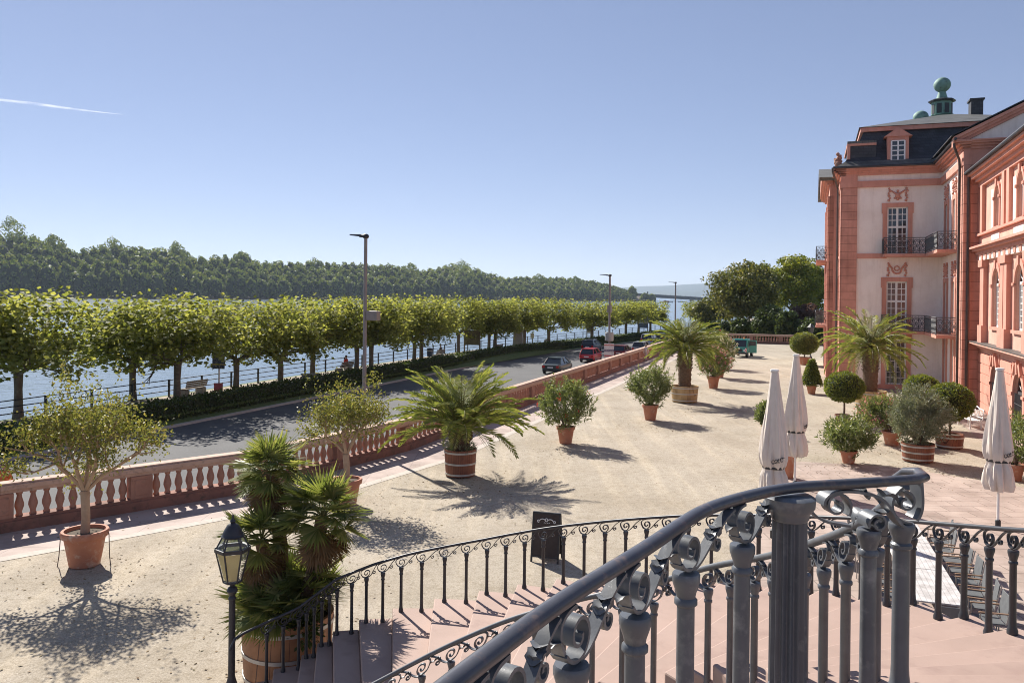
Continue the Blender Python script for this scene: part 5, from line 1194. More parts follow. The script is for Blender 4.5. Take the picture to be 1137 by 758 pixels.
def car(a, b, kind, col, label, rz=0.0):
    Ln, wd, ht, belt, r0, r1, f1, f0 = SHAPES[kind]; th = thing('car', label, 'car', W(a, b, ZR + .006), HEAD + rz, 'cars parked and driving on the river road'); pm_ = carpaint('car paint', col); hl = Ln / 2; hw = wd / 2
    st = [(-hl, .86, .42, belt * .88), (-hl + .12, .95, .3, belt * .97), (-hl + .6, 1, .22, belt), (0, 1, .2, belt), (f0 - .1, 1, .2, belt), (hl - .5, .98, .22, belt * .84), (hl - .12, .9, .26, belt * .74), (hl, .78, .36, belt * .6)]
    mb = MB(); V = []; F = []
    for x, k, zb, zt in st:
        y = hw * k; V += [(x, -y * .93, zb), (x, -y, zb + .22), (x, -y, zt - .14), (x, -y * .9, zt), (x, y * .9, zt), (x, y, zt - .14), (x, y, zb + .22), (x, y * .93, zb)]
    for i in range(len(st) - 1):
        for j in range(8): F.append((8 * i + j, 8 * i + 8 + j, 8 * i + 8 + (j + 1) % 8, 8 * i + (j + 1) % 8))
    F += [tuple(range(8)), tuple(range(8 * len(st) - 1, 8 * len(st) - 9, -1))]
    mb.add(V, F); mb.build('body', pm_, th, True, bevel=.02)
    z0, z1 = belt - .01, ht - .05; y0, y1 = hw * .88, hw * .70
    mb = MB(); V = [(r0, -y0, z0), (f0, -y0, z0), (f0, y0, z0), (r0, y0, z0), (r1, -y1, z1), (f1, -y1, z1), (f1, y1, z1), (r1, y1, z1)]
    mb.add(V, [(3, 2, 1, 0), (4, 5, 6, 7), (0, 1, 5, 4), (1, 2, 6, 5), (2, 3, 7, 6), (3, 0, 4, 7)]); mb.build('windows', M['glass'], th)
    mb = MB(); e = .04; mb.prism([(r1 - e, -y1 - .02), (f1 + e, -y1 - .02), (f1 + e + .08, 0), (f1 + e, y1 + .02), (r1 - e, y1 + .02), (r1 - e - .06, 0)], z1 - .02, ht); o = mb.build('roof', pm_, th, bevel=.03)
    mb = MB()
    for s_ in (-1, 1):
        for p, q in (((r0, s_ * y0, z0), (r1, s_ * y1, z1)), ((f0, s_ * y0, z0), (f1, s_ * y1, z1)), (((r0 + f0) / 2 - .1, s_ * (y0 + .005), z0), ((r1 + f1) / 2 - .1, s_ * (y1 + .005), z1))): mb.tube([p, q], .045, 6)
        if kind in ('estate', 'van'): mb.tube([(r0 + .9, s_ * (y0 + .005), z0), (r1 + .75, s_ * (y1 + .005), z1)], .045, 6)
    mb.build('pillars', pm_, th)
    for s_ in (-1, 1):
        mb = MB(); zt = belt * .86 if kind != 'van' else 1.25; mb.box(-hl - .012, -hl + .16, s_ * hw * .74 - .12, s_ * hw * .74 + .12, zt - (.22 if kind in ('hatch', 'sedan') else .34), zt); mb.build('tail_light', M['red_lens'], th, bevel=.02)
        mb = MB(); mb.box(hl - .2, hl + .005, s_ * hw * .62 - .16, s_ * hw * .62 + .16, .5, .64); mb.build('headlight', M['clear_lens'], th, bevel=.02)
        mb = MB(); mb.obox((f0 - .35, s_ * (hw + .07), belt + .06), (.12, .17, .12)); mb.build('mirror', pm_, th, bevel=.02)
        for x in (-hl + .75, hl - .8): wheel(th, x, s_ * (hw - .1))
    MB().box(-hl - .016, -hl + .02, -.26, .26, belt * .62, belt * .62 + .11).build('number_plate', M['white_paint'], th)
    mb = MB(); mb.box(-hl - .03, -hl + .1, -hw * .84, hw * .84, .3, .46); mb.build('bumper', M['black'], th, bevel=.03); return th
car(71.0, -21.7, 'sedan', (.018, .03, .03), 'dark green saloon car on the road, nearest of the cars', .0)
car(84.5, -22.1, 'hatch', (.50, .018, .03), 'bright red hatchback on the road behind the dark saloon')
car(91.5, -20.3, 'hatch', (.16, .012, .02), 'dark wine red hatchback right of the white posters')
car(100.5, -26.2, 'estate', (.02, .03, .07), 'dark blue estate car on the far lane beyond the red hatchback')
car(99.5, -19.6, 'estate', (.36, .38, .40), 'silver grey estate car behind the wine red hatchback')
car(112, -21.0, 'van', (.40, .46, .52), 'tall silver people carrier parked further along the row')
car(106.5, -18.6, 'sedan', (.07, .08, .10), 'dark grey car between the silver estate and the balustrade end')
car(118, -18.8, 'estate', (.30, .33, .36), 'pale grey car behind the people carrier, partly hidden by the palm')
car(124, -21.5, 'hatch', (.04, .04, .05), 'black car at the far end of the parked row')
car(131, -18.4, 'van', (.5, .5, .5), 'white van at the very end of the parked row, behind palm fronds')
# little green utility truck
tg = carpaint('truck green', (.03, .24, .20)); p = G(824, 396)
th = thing('utility_truck', 'small turquoise green utility truck parked on the gravel court with its door open', 'truck', p, HEAD + math.pi - .12)
mb = MB(); mb.extrude([(0, -.84, .5), (.0, -.84, 1.98), (1.25, -.84, 1.98), (1.55, -.84, 1.15), (1.6, -.84, .5)], (0, 1.68, 0)); mb.build('cab', tg, th, bevel=.06)
mb = MB(); mb.add([(1.565, -.72, 1.17), (1.565, .72, 1.17), (1.30, .70, 1.86), (1.30, -.70, 1.86)], [(0, 1, 2, 3)]); mb.build('windscreen', M['glass'], th)
for s_ in (-1, 1):
    mb = MB(); mb.add([(.25, s_ * .852, 1.15), (1.4, s_ * .852, 1.15), (1.2, s_ * .852, 1.82), (.25, s_ * .852, 1.82)], [(0, 1, 2, 3)]); mb.build('side_window', M['glass'], th)
    mb = MB(); mb.xf = Matrix.Translation((1.6, s_ * .55, .78)) @ Matrix.Rotation(math.pi / 2, 4, 'Y'); mb.lathe([(.13, -.05), (.13, .02), (.08, .05)], 14); mb.build('headlight', M['clear_lens'], th, True)
    mb = MB(); mb.tube([(1.4, s_ * .85, 1.3), (1.5, s_ * 1.02, 1.35)], .02, 5); mb.obox((1.5, s_ * 1.06, 1.45), (.06, .16, .34)); mb.build('mirror', M['black'], th)
    for x in (.95, -1.5): wheel(th, x, s_ * .72, .36, .24)
mb = MB(); mb.box(1.58, 1.72, -.82, .82, .4, .6); mb.build('bumper', M['iron_thin'], th, bevel=.02)
mb = MB(); mb.box(1.61, 1.63, -.3, .3, .66, .95); mb.build('grille', M['black'], th)
wstr, t, b = newmat('warning stripes'); wv = N(t, 'ShaderNodeTexWave'); wv.inputs['Scale'].default_value = 2.2; wv.bands_direction = 'DIAGONAL'; t.links.new(coords(t), wv.inputs[0]); t.links.new(ramp(t, wv.outputs['Fac'], [(.45, (.6, .05, .04)), (.5, (.75, .73, .7))]), b.inputs['Base Color'])
for s_ in (-1, 1): MB().box(1.64, 1.66, s_ * .72 - .09, s_ * .72 + .09, .62, 1.05).build('warning_panel', wstr, th)
mb = MB(); mb.lathe([(.08, 0), (.08, .14), (.05, .17)], 10, (.6, .3, 1.98)); mb.build('beacon', surf('orange beacon', (.7, .22, .02), (.65, .2, .02), 4, .3), th, True)
mb = MB(); mb.box(-2.7, -.1, -.85, .85, .72, .82)
for q in ((-2.7, -.1, .8, .85), (-2.7, -.1, -.85, -.8), (-2.7, -2.65, -.8, .8)): mb.box(*q, .82, 1.2)
mb.box(-.15, -.1, -.85, .85, .82, 1.75); mb.build('load_bed', tg, th); mb = MB(); mb.box(-2.6, 1.5, -.4, .4, .42, .6); mb.build('chassis', M['black'], th)
mb = MB(); mb.obox((1.0, 1.28, 1.2), (.06, .85, 1.35), Matrix.Rotation(.15, 3, 'Z')); dr = mb.build('door', tg, th, bevel=.02)
mb = MB(); mb.obox((1.0, 1.28, 1.55), (.075, .66, .5), Matrix.Rotation(.15, 3, 'Z')); mb.build('door_window', M['glass'], dr)

# ================================================================== PEOPLE (small, far off)
def cloth_mat(skin, top, bottom, zs, zw, hem):
    mt, t, b = newmat('clothing'); sp = N(t, 'ShaderNodeSeparateXYZ'); t.links.new(coords(t), sp.inputs[0]); mr = N(t, 'ShaderNodeMath', operation='MULTIPLY'); mr.inputs[1].default_value = .5; t.links.new(sp.outputs[2], mr.inputs[0])
    c = ramp(t, mr.outputs[0], [(0, (.04, .035, .03)), (.04, skin if hem else bottom), (max(.05, hem / 2), bottom), (zw / 2, top), (zs / 2, skin)]); 
    for q in t.nodes:
        if q.type == 'VALTORGB': q.color_ramp.interpolation = 'CONSTANT'
    t.links.new(c, b.inputs['Base Color']); b.inputs['Roughness'].default_value = .8; return mt
def person(loc, rz, pose, top, bottom, hair, label, hem=0, h=1.7, skin=(.45, .26, .18)):
    k = h / 1.7; S = 1 if pose == 'sit' else 0
    if pose == 'sit':
        J = dict(pel=(0, 0, .52), sp=(0, .02, .75), ch=(0, .03, 1.0), nk=(0, .02, 1.16), hd=(0, -.01, 1.28), ht=(0, 0, 1.42))
        for s_, n in ((-1, 'L'), (1, 'R')): J.update({n + 'sh': (s_ * .17, .03, 1.07), n + 'el': (s_ * .22, -.05, .82), n + 'wr': (s_ * .14, -.26, .68), n + 'ha': (s_ * .12, -.34, .66), n + 'hip': (s_ * .09, 0, .5), n + 'kn': (s_ * .11, -.44, .5), n + 'an': (s_ * .11, -.46, .09), n + 'to': (s_ * .12, -.62, .04)})
    else:
        J = dict(pel=(0, 0, .93), sp=(0, .01, 1.12), ch=(0, .01, 1.32), nk=(0, 0, 1.46), hd=(0, -.02, 1.57), ht=(0, -.01, 1.69))
        for s_, n in ((-1, 'L'), (1, 'R')):
            f = s_ * (.22 if pose == 'walk' else .03); J.update({n + 'sh': (s_ * .18, .01, 1.39), n + 'el': (s_ * .23, f * .5, 1.12), n + 'wr': (s_ * .22, f * .9 - .08, .9), n + 'ha': (s_ * .22, f - .1, .82), n + 'hip': (s_ * .09, 0, .9), n + 'kn': (s_ * .1, -f * .6 - .03, .5), n + 'an': (s_ * .1, -f * 1.2 + .02, .08), n + 'to': (s_ * .11, -f * 1.2 - .15, .04)})
    names = list(J); rad = dict(pel=.14, sp=.125, ch=.145, nk=.055, hd=.095, ht=.075, sh=.07, el=.045, wr=.033, ha=.04, hip=.09, kn=.06, an=.042, to=.04)
    E = [('pel', 'sp'), ('sp', 'ch'), ('ch', 'nk'), ('nk', 'hd'), ('hd', 'ht')]
    for n in 'LR': E += [('ch', n + 'sh'), (n + 'sh', n + 'el'), (n + 'el', n + 'wr'), (n + 'wr', n + 'ha'), ('pel', n + 'hip'), (n + 'hip', n + 'kn'), (n + 'kn', n + 'an'), (n + 'an', n + 'to')]
    me = bpy.data.meshes.new('body'); me.from_pydata([tuple(np.array(J[n]) * k) for n in names], [(names.index(a), names.index(b)) for a, b in E], []); me.update()
    o = bpy.data.objects.new('person', me); COL.objects.link(o); o.location = loc; o.rotation_euler = (0, 0, rz); tag(o, label, 'person')
    o.modifiers.new('skin', 'SKIN'); 
    for i, n in enumerate(names):
        q = n if n in rad else n[1:]; v = me.skin_vertices[0].data[i]; v.radius = (rad[q] * k * (1.25 if n in ('pel', 'ch', 'sp') else 1), rad[q] * k * (.85 if n in ('pel', 'ch', 'sp') else 1)); v.use_root = (n == 'pel')
    sb = o.modifiers.new('smooth', 'SUBSURF'); sb.levels = sb.render_levels = 1
    me.materials.append(cloth_mat(skin, top, bottom, (1.14 if S else 1.44) * k, (.56 if S else .95) * k, hem))
    mb = MB(); c = np.array(J['hd']) * k; mb.sphere((c[0], c[1] + .025, c[2] + .06), .105 * k, 10, 8, (1, 1.02, .95)); hm_ = mb.build('hair', surf('hair', hair, hair, 9, .6), o, True)
    for e in (-1, 1): pass
    return o
person(G(717, 401), 2.6, 'walk', (.62, .58, .54), (.55, .5, .45), (.12, .07, .04), 'person in pale top and light trousers walking beside the balustrade', h=1.6)
person(G(736, 398), -2.2, 'walk', (.5, .2, .2), (.04, .045, .06), (.04, .03, .025), 'person in a reddish top and dark trousers behind the yellow tub palm')
person(G(746, 396), 1.2, 'stand', (.6, .6, .62), (.05, .05, .06), (.25, .16, .08), 'person in a white top and dark trousers standing behind the yellow tub palm')
person((G(384, 412.5, ZP)[0], G(384, 412.5, ZP)[1], ZP - .05), HEAD + math.pi, 'sit', (.55, .04, .04), (.05, .06, .1), (.1, .06, .04), 'person in a red top sitting on a promenade bench facing the river')
person((G(489, 397, ZP)[0], G(489, 397, ZP)[1], ZP - .05), HEAD + math.pi, 'sit', (.05, .05, .06), (.05, .05, .07), (.03, .025, .02), 'person in dark clothes sitting on the bench beside the blue bin')
person(G(4, 574, ZR + .12), -.4, 'walk', (.65, .16, .05), (.02, .022, .03), (.1, .06, .04), 'person in an orange top passing behind the balustrade at the left edge')

# ================================================================== CURVED STAIR
CC = (-1.4224, 7.1897); RO = 5.69
OZ = [(-.2, 133), (0, 128), (.3, 118), (.59, 109), (1.0, 103), (1.2, 97.3), (1.36, 91.5), (1.48, 86), (1.61, 80.3), (1.9, 69.2), (2.45, 46), (2.85, 27.3), (3.37, 4.4), (3.52, -2), (4.08, -24), (4.66, -50), (5.3, -78)]
def outer(z, dr=0.0):
    t = R(float(np.interp(z, [p[0] for p in OZ], [p[1] for p in OZ]))); return (CC[0] + (RO + dr) * math.cos(t), CC[1] + (RO + dr) * math.sin(t))
IN = []
for px, py, Y in ((1007, 538, 3.98), (985, 563, 4.2), (947, 587, 4.55), (895, 605, 5.3), (850, 618, 6.2), (790, 628, 6.95), (735, 645, 7.5), (640, 665.5, 8.1), (560, 688.7, 8.6), (489, 720, 8.9), (417, 758, 9.0)):
    p = D(px, py, Y); IN.append((p[2] - 1.0, p[0], p[1]))
IN += [(.75, -2.35, 8.85), (.3, -2.95, 8.55), (-.1, -3.25, 8.2)]; IN.sort()
def inner(z): return tuple(float(np.interp(z, [p[0] for p in IN], [p[i] for p in IN])) for i in (1, 2))
RISE = .16; NST = 29
ST = thing('curved_stair', 'wide curved flight of pink sandstone steps sweeping down to the gravel court', 'stairs', (CC[0], CC[1], 0)); so = Vector((CC[0], CC[1], 0))
for k in range(1, NST):
    za, zb = RISE * (k - 1), RISE * k; zt = zb; o0, o1, i0, i1 = outer(za, .16), outer(zb, .16), inner(za), inner(zb)
    om = outer((za + zb) / 2, .16); 
    poly = [i0, o0, om, o1, i1]; n = len(poly); poly = [(x - so.x, y - so.y) for x, y in poly]
    mb = MB(); mb.prism(poly, 0 if k < 3 else zt - .55, zt); mb.build('step', M['step'], ST, bevel=.02)
mb = MB(); zs = np.linspace(.6, 4.6, 40)
V = []; F = []
for z in zs:
    x, y = outer(z, .1); V += [(x - so.x, y - so.y, z - .3), (x - so.x, y - so.y, 0)]; x, y = outer(z, -.2); V += [(x - so.x, y - so.y, z - .3), (x - so.x, y - so.y, 0)]
for i in range(39):
    a = 4 * i; F += [(a, a + 1, a + 5, a + 4), (a + 2, a + 6, a + 7, a + 3)]
mb.add(V, F); mb.build('stair_wall', M['plinth'], ST)
ZL = 4.64
FG = [(-.42, 1.15), (-.12, 1.75), (-.01, 1.95), (.14, 2.22), (.42, 2.64), (.77, 3.21), (1.05, 3.46), (1.25, 3.60), (1.56, 3.66), (1.89, 3.77)]
lp = [(x - .1, y + .12) for x, y in FG[:6]] + [(1.2, 3.75), (1.9, 3.92)] + [inner(4.63), outer(4.63, .16), (3.4, -.5), (2.5, -3.0), (-2.5, -3.0), (-1.5, -.5)]
mb = MB(); mb.prism([(x - so.x, y - so.y) for x, y in lp], ZL - .5, ZL); mb.build('landing', M['step'], ST)
mb = MB(); mb.prism([(x * .9 + .1 - so.x, y * .9 - .3 - so.y) for x, y in lp], 0, ZL - .5); mb.build('landing_base', M['plinth'], ST)

# railings
def baluster(mb, p, zb, zt, r):
    h = zt - zb; mb.lathe([(r * 1.5, 0), (r * 1.5, .03), (r * 1.15, .06), (r * 1.05, .1), (r, .14), (r * .96, h - .125), (r * 1.25, h - .115), (r * 1.25, h - .10), (r * 1.0, h - .09), (r * 1.12, h - .07), (r * 1.32, h - .05), (r * 1.50, h - .03), (r * 1.52, h - .008), (r * 1.40, h)], 14, (p[0], p[1], zb))
def spiral(c, r0, r1, t0, t1, n=30): return [(c[0] + (r0 + (r1 - r0) * (k / n) ** .8) * math.cos(t0 + (t1 - t0) * k / n), c[1] + (r0 + (r1 - r0) * (k / n) ** .8) * math.sin(t0 + (t1 - t0) * k / n)) for k in range(n + 1)]
def bez(p0, p1, p2, p3, n=14): return [tuple(((1 - t) ** 3 * np.array(p0) + 3 * (1 - t) ** 2 * t * np.array(p1) + 3 * (1 - t) * t * t * np.array(p2) + t ** 3 * np.array(p3))) for t in [k / n for k in range(n + 1)]]
def acanthus(mb, m3, nv, u, v, ang, ln_, curl, wd):
    n = 7; rows = []
    for k in range(n):
        f = k / (n - 1); w_ = wd * .7 * math.sin(math.pi * min(1, f * .93 + .07)) ** .7 * (1 - .45 * f) + .001
        c = Vector(m3(u, v)); du, dv = math.cos(ang), math.sin(ang)
        rows.append((c, w_)); ang += curl * .30; u += du * ln_ / n; v += dv * ln_ / n
    up_ = Vector((0, 0, 1)); V = []; F = []
    for k, (c, w_) in enumerate(rows):
        wv = .75 + .25 * (k % 2)
        V += [tuple(c - nv * w_ * wv + up_ * w_ * .25), tuple(c), tuple(c + nv * w_ * wv + up_ * w_ * .25), tuple(c - up_ * .010)]
    for k in range(n - 1):
        a = 4 * k; F += [(a, a + 1, a + 5, a + 4), (a + 1, a + 2, a + 6, a + 5), (a + 4, a + 7, a + 3, a), (a + 2, a + 3, a + 7, a + 6)]
    mb.add(V, F)
def scroll(mb, P0, tv, slope, hh, sp, wd, th, sgn=1, leaf=True):
    """wrought scroll over one baluster: volute on the capital, an S bar to the handrail, a small tendril and leaves"""
    tv = Vector((tv[0], tv[1], 0)).normalized(); nv = Vector((-tv.y, tv.x, 0)); P0 = Vector(P0)
    m3 = lambda s_, h: P0 + tv * (s_ * sgn) + Vector((0, 0, h + slope * s_ * sgn))
    R0 = hh * .47
    mb.ribbon([m3(x, y) for x, y in spiral((.0, hh * .50), R0, hh * .10, R(205), R(205 + 520))], nv * wd, th)
    mb.ribbon([m3(x, y) for x, y in bez((-R0 * .9, hh * .32), (-R0 * 1.5, hh * .75), (-R0 * 1.2, hh * .98), (-R0 * .1, hh * .99))], nv * wd * .8, th)
    mb.ribbon([m3(x, y) for x, y in bez((R0 * .2, hh * .05), (R0 * 1.3, hh * .0), (sp * .40, hh * .75), (sp - R0 * 1.35, hh * .97))], nv * wd * .8, th)
    mb.ribbon([m3(x, y) for x, y in spiral((sp * .47, hh * .36), hh * .2, hh * .05, R(150), R(150 + 400), 18)], nv * wd * .7, th)
    if leaf:
        for (u, v), ang, ln_, curl in (((sp * .36, hh * .5), 55, .55, -1), ((sp * .42, hh * .72), 5, .6, -1), ((-R0 * 1.0, hh * .45), 130, .5, 1), ((sp * .38, hh * .62), -75, .5, 1)):
            acanthus(mb, m3, nv, u, v, R(ang), ln_ * hh, curl, wd)
def railing(name, label, rail, bal, rr, br, hh, wd, mat, matr, flat=.85, th_=.009, leaf=True, cat='railing'):
    loc = Vector((rail[0][0], rail[0][1], rail[0][2] - 1.0)); th = thing(name, label, cat, loc)
    mb = MB(); mb.tube([Vector(p) - loc for p in rail], rr, 12, True, flat); mb.build('handrail', matr, th, True)
    n = len(bal)
    for i, (x, y, zb, zr) in enumerate(bal):
        j = (i + 1) if i + 1 < n else i - 1; d = Vector((bal[j][0] - x, bal[j][1] - y)); 
        if j < i: d = -d
        sp = d.length; sl = ((bal[j][3] - zr) / sp) * (1 if j > i else -1); top = zr - rr * .8 - hh
        mb = MB(); baluster(mb, (x - loc.x, y - loc.y), zb - loc.z, top - loc.z, br[i] if isinstance(br, list) else br); o = mb.build('baluster', mat, th, True)
        mb = MB(); scroll(mb, (x - loc.x, y - loc.y, top - loc.z), d, sl, hh, sp, wd, th_, 1, leaf); mb.build('scroll', mat, o, True)
    return th
# outer railing: two balusters on every step
zz = np.linspace(.33, 4.62, 90); rail = [(*outer(z), z + 1.0) for z in zz]
e0 = Vector(rail[0]); rail = [tuple(e0 + Vector((-.16, -.14, -.2))), tuple(e0 + Vector((-.10, -.09, -.05)))] + rail
bal = []
for k in range(2, NST):
    for f in (.25, .75):
        z = RISE * (k - 1 + f)
        if .40 < z < 2.72: bal.append((*outer(z), RISE * k, z + 1.0))
z = bal[-1][3] - 1.0
while z < 4.5:
    z += .088; bal.append((*outer(z), RISE * math.ceil(z / RISE), z + 1.0))
railing('stair_railing', 'long thin outer railing of the curved stair, starting at the lantern post', rail, bal, .021, [.025 if b_[2] < 2.6 else .029 for b_ in bal], .155, .03, M['iron_thin'], M['iron_thin'], 1, .010, False)
# inner railing: from the landing corner down round the well
pts = [(p[1], p[2], p[0] + 1.0) for p in IN if p[0] > .2]; pts = pts[::-1]
P3 = np.array(pts); seg = np.r_[0, np.cumsum(np.linalg.norm(np.diff(P3[:, :2], axis=0), axis=1))]
def in_at(s_): return tuple(float(np.interp(s_, seg, P3[:, i])) for i in range(3))
dense = [in_at(s_) for s_ in np.linspace(0, seg[-1], 80)]
dn = np.array(dense); 
for _ in range(6): dn[1:-1] = (dn[:-2] + dn[1:-1] * 2 + dn[2:]) / 4
bal = []; s_ = .32
while s_ < seg[-1]:
    q = in_at(s_); bal.append((q[0], q[1], q[2] - 1.08, q[2])); s_ += .34
railing('well_railing', 'inner railing of the stair curling down round the well behind the thick handrail', [tuple(p) for p in dn], bal, .026, .029, .165, .045, M['iron'], M['iron'], 1, .010, True)
# landing railing in the foreground
zr = 5.66; F3 = np.array([(x, y) for x, y in FG]); sg = np.r_[0, np.cumsum(np.linalg.norm(np.diff(F3, axis=0), axis=1))]
fine = np.linspace(0, sg[-1], 70); C = np.stack([np.interp(fine, sg, F3[:, i]) for i in (0, 1)], 1)
for _ in range(12): C[1:-1] = (C[:-2] + C[1:-1] * 2 + C[2:]) / 4
rail = [(x, y, zr) for x, y in C] + [(1.95, 3.82, zr), (1.965, 3.90, zr + .005), (1.94, 3.97, zr - .01), (1.92, 4.03, zr - .06)]
def fg_at(px): 
    best = min(range(len(C)), key=lambda i: abs(CX + F_PX * (Vector((C[i][0], C[i][1], zr - CAM_H)).dot(RT)) / (Vector((C[i][0], C[i][1], zr - CAM_H)).dot(FWD)) - px)); return C[best]
bal = [(*fg_at(px), ZL, zr) for px in (560, 636, 705, 765, 822)]
bal = [(-.30, 1.42, ZL, zr)] + bal
fgt = railing('landing_railing', 'thick dark iron landing railing with scrolls and fluted newel right in the foreground', rail, bal, .029, .035, .172, .052, M['iron_fg'], M['rail_fg'], .82, .011, True)
lo = Vector(fgt.location)
n0 = Vector((*fg_at(880), 0)) - Vector((lo.x, lo.y, 0))
mb = MB(); hN = zr - .03 - ZL; zb = ZL - lo.z
mb.lathe([(.080, .14), (.076, hN - .16), (.076, hN - .10)], 192, (n0.x, n0.y, zb), mod=lambda t, z: 1 - .24 * abs(math.sin(7 * t)) ** 1.1, cap=False); o = mb.build('newel', M['iron_fg'], fgt, True)
mb = MB(); mb.lathe([(.11, 0), (.11, .06), (.095, .09), (.088, .14), (.065, .15)], 28, (n0.x, n0.y, zb)); mb.build('newel_base', M['iron_fg'], o, True)
mb = MB(); mb.lathe([(.074, hN - .11), (.082, hN - .1), (.082, hN - .085), (.092, hN - .07), (.106, hN - .05), (.109, hN - .01), (.092, hN)], 28, (n0.x, n0.y, zb)); mb.build('newel_cap', M['iron_fg'], o, True)
for px, r in ((965, .035), (1000, .039)):
    q = fg_at(px); x, y = q[0] - lo.x, q[1] - lo.y
    if px == 1000: x, y = 1.84 - lo.x, 3.80 - lo.y
    mb = MB(); baluster(mb, (x, y), zb, zr - .21 - lo.z, r); o = mb.build('baluster', M['iron_fg'], fgt, True)
    mb = MB(); top = Vector((x, y, zr - .21 - lo.z)); nv = Vector((.12, -.99, 0)) * .1; tv = Vector((.99, .12, 0))
    q3 = lambda u, v: top + tv * u + Vector((0, 0, v))
    if px == 965:
        mb.ribbon([q3(u, v) for u, v in spiral((.02, .035), .05, .012, R(200), R(-320), 26)], nv, .010)
        mb.ribbon([q3(u, v) for u, v in spiral((-.17, .115), .072, .018, R(-40), R(-40 + 470), 30)], nv * .7, .011)
        mb.ribbon([q3(u, v) for u, v in bez((-.235, .12), (-.24, .2), (-.08, .19), (.03, .15))] + [q3(u, v) for u, v in bez((.03, .15), (.10, .11), (.10, .03), (.18, .0), 10)][1:], nv * .8, .012)
        mb.ribbon([q3(u, v) for u, v in bez((-.30, .11), (-.27, .05), (-.2, .03), (-.10, .02))], nv * .5, .011)
        for u, v, an, ln_, cu in ((.0, .14, 150, .12, -1), (.06, .15, 20, .12, -1), (-.04, .09, 200, .1, 1), (.03, .08, -30, .1, 1), (.05, .12, 60, .09, 1)): acanthus(mb, q3, Vector((.12, -.99, 0)), u, v, R(an), ln_, cu, .07)
    else:
        mb.ribbon([q3(u, v) for u, v in bez((.03, .0), (-.10, .02), (-.09, .13), (-.02, .17))], nv * .8, .012)
        mb.ribbon([q3(u, v) for u, v in spiral((.0, .10), .055, .014, R(100), R(-280), 24)], nv * .7, .011)
        mb.ribbon([q3(u, v) for u, v in bez((.05, .02), (.09, .06), (.075, .13), (.07, .2))], nv * .9, .014)
    mb.build('end_scroll', M['iron_fg'], o, True)

# ================================================================== LANTERN POST AT THE STAIR FOOT
yl = 12.4; xl = D(257.5, 700, yl)[0]
LT = thing('lantern_post', 'slim black post with a six sided glass lantern at the foot of the stair', 'lantern', (xl, yl, 0), .35)
def zpx(py): return D(256, py, yl)[2]
zg0, zg1, zc0 = zpx(645), zpx(610), zpx(598)
mb = MB(); mb.lathe([(.12, 0), (.12, .1), (.085, .16), (.085, .5), (.065, .56), (.052, .62), (.048, zg0 - .28), (.06, zg0 - .27), (.06, zg0 - .25), (.04, zg0 - .22), (.085, zg0 - .14), (.07, zg0 - .10), (.035, zg0 - .07), (.05, zg0 - .03), (.09, zg0)], 14); mb.build('pole', M['iron_thin'], LT, True)
def hexr(r, z): return [Vector((r * math.cos(math.pi / 3 * k), r * math.sin(math.pi / 3 * k), z)) for k in range(6)]
r0, r1, r2 = .13, .245, .13; h0, h1, h2 = hexr(r0, zg0), hexr(r1, zg1), hexr(r2, zc0 + .06); hb = hexr(r1 + .06, zg1 + .0)
zt = zg1
mb = MB()
for k in range(6):
    j = (k + 1) % 6
    for a, b_ in ((h0[k], h1[k]), (h0[k], h0[j]), (h1[k], h1[j])): mb.tube([a, b_], .014, 6)
    mb.tube([h1[k] + Vector((0, 0, .02)), Vector((h1[k].x * .62, h1[k].y * .62, zg1 + .2))], .013, 6)
    d = h1[k].normalized(); mb.tube([h1[k], h1[k] * 1.0 + Vector((d.x * .04, d.y * .04, .06))], [.016, .01], 6)
    mb.obox((h1[k] + h1[j]) / 2 + Vector((0, 0, .015)), (.05, (h1[k] - h1[j]).length, .05), Matrix.Rotation(math.pi / 3 * (k + .5), 3, 'Z'))
lf = mb.build('lantern_frame', M['iron_thin'], LT)
gm, t, b = newmat('lantern glass'); b.inputs['Base Color'].default_value = (.9, .93, .9, 1); b.inputs['Transmission Weight'].default_value = .9; b.inputs['Roughness'].default_value = .03; b.inputs['IOR'].default_value = 1.02
ym, t, b = newmat('yellow inner panel'); b.inputs['Base Color'].default_value = (.62, .50, .20, 1); b.inputs['Roughness'].default_value = .6
tr = N(t, 'ShaderNodeBsdfTranslucent'); tr.inputs[0].default_value = (.8, .65, .3, 1); mx = N(t, 'ShaderNodeMixShader'); mx.inputs[0].default_value = .5; t.links.new(b.outputs[0], mx.inputs[1]); t.links.new(tr.outputs[0], mx.inputs[2]); t.links.new(mx.outputs[0], t.nodes['Material Output'].inputs[0])
for k in range(6):
    j = (k + 1) % 6; mb = MB(); s_ = .985; a, b_, c, d = h0[k] * 1, h0[j] * 1, h1[j] * 1, h1[k] * 1
    mb.add([a, b_, c, d], [(0, 1, 2, 3)]); mb.build('glass_pane', gm, LT)
    mb = MB(); e = Vector((h1[k].x * .62, h1[k].y * .62, zg1 + .2)); f = Vector((h1[j].x * .62, h1[j].y * .62, zg1 + .2)); mb.add([h1[k] + Vector((0, 0, .03)), h1[j] + Vector((0, 0, .03)), f, e], [(0, 1, 2, 3)]); mb.build('roof_pane', gm, LT)
mb = MB()
for k in (3, 4): j = (k + 1) % 6; q = .9; mb.add([Vector((v.x * q, v.y * q, v.z)) for v in (h0[k] + Vector((0, 0, .03)), h0[j] + Vector((0, 0, .03)), h1[j] - Vector((0, 0, .03)), h1[k] - Vector((0, 0, .03)))], [(0, 1, 2, 3)])
mb.build('reflector', ym, LT)
mb = MB(); mb.lathe([(.03, zg0 + .0), (.03, zg0 + .12), (.045, zg0 + .14), (.045, zg0 + .26), (.01, zg0 + .28)], 10); mb.build('lamp_bulb', M['win_white'], LT)
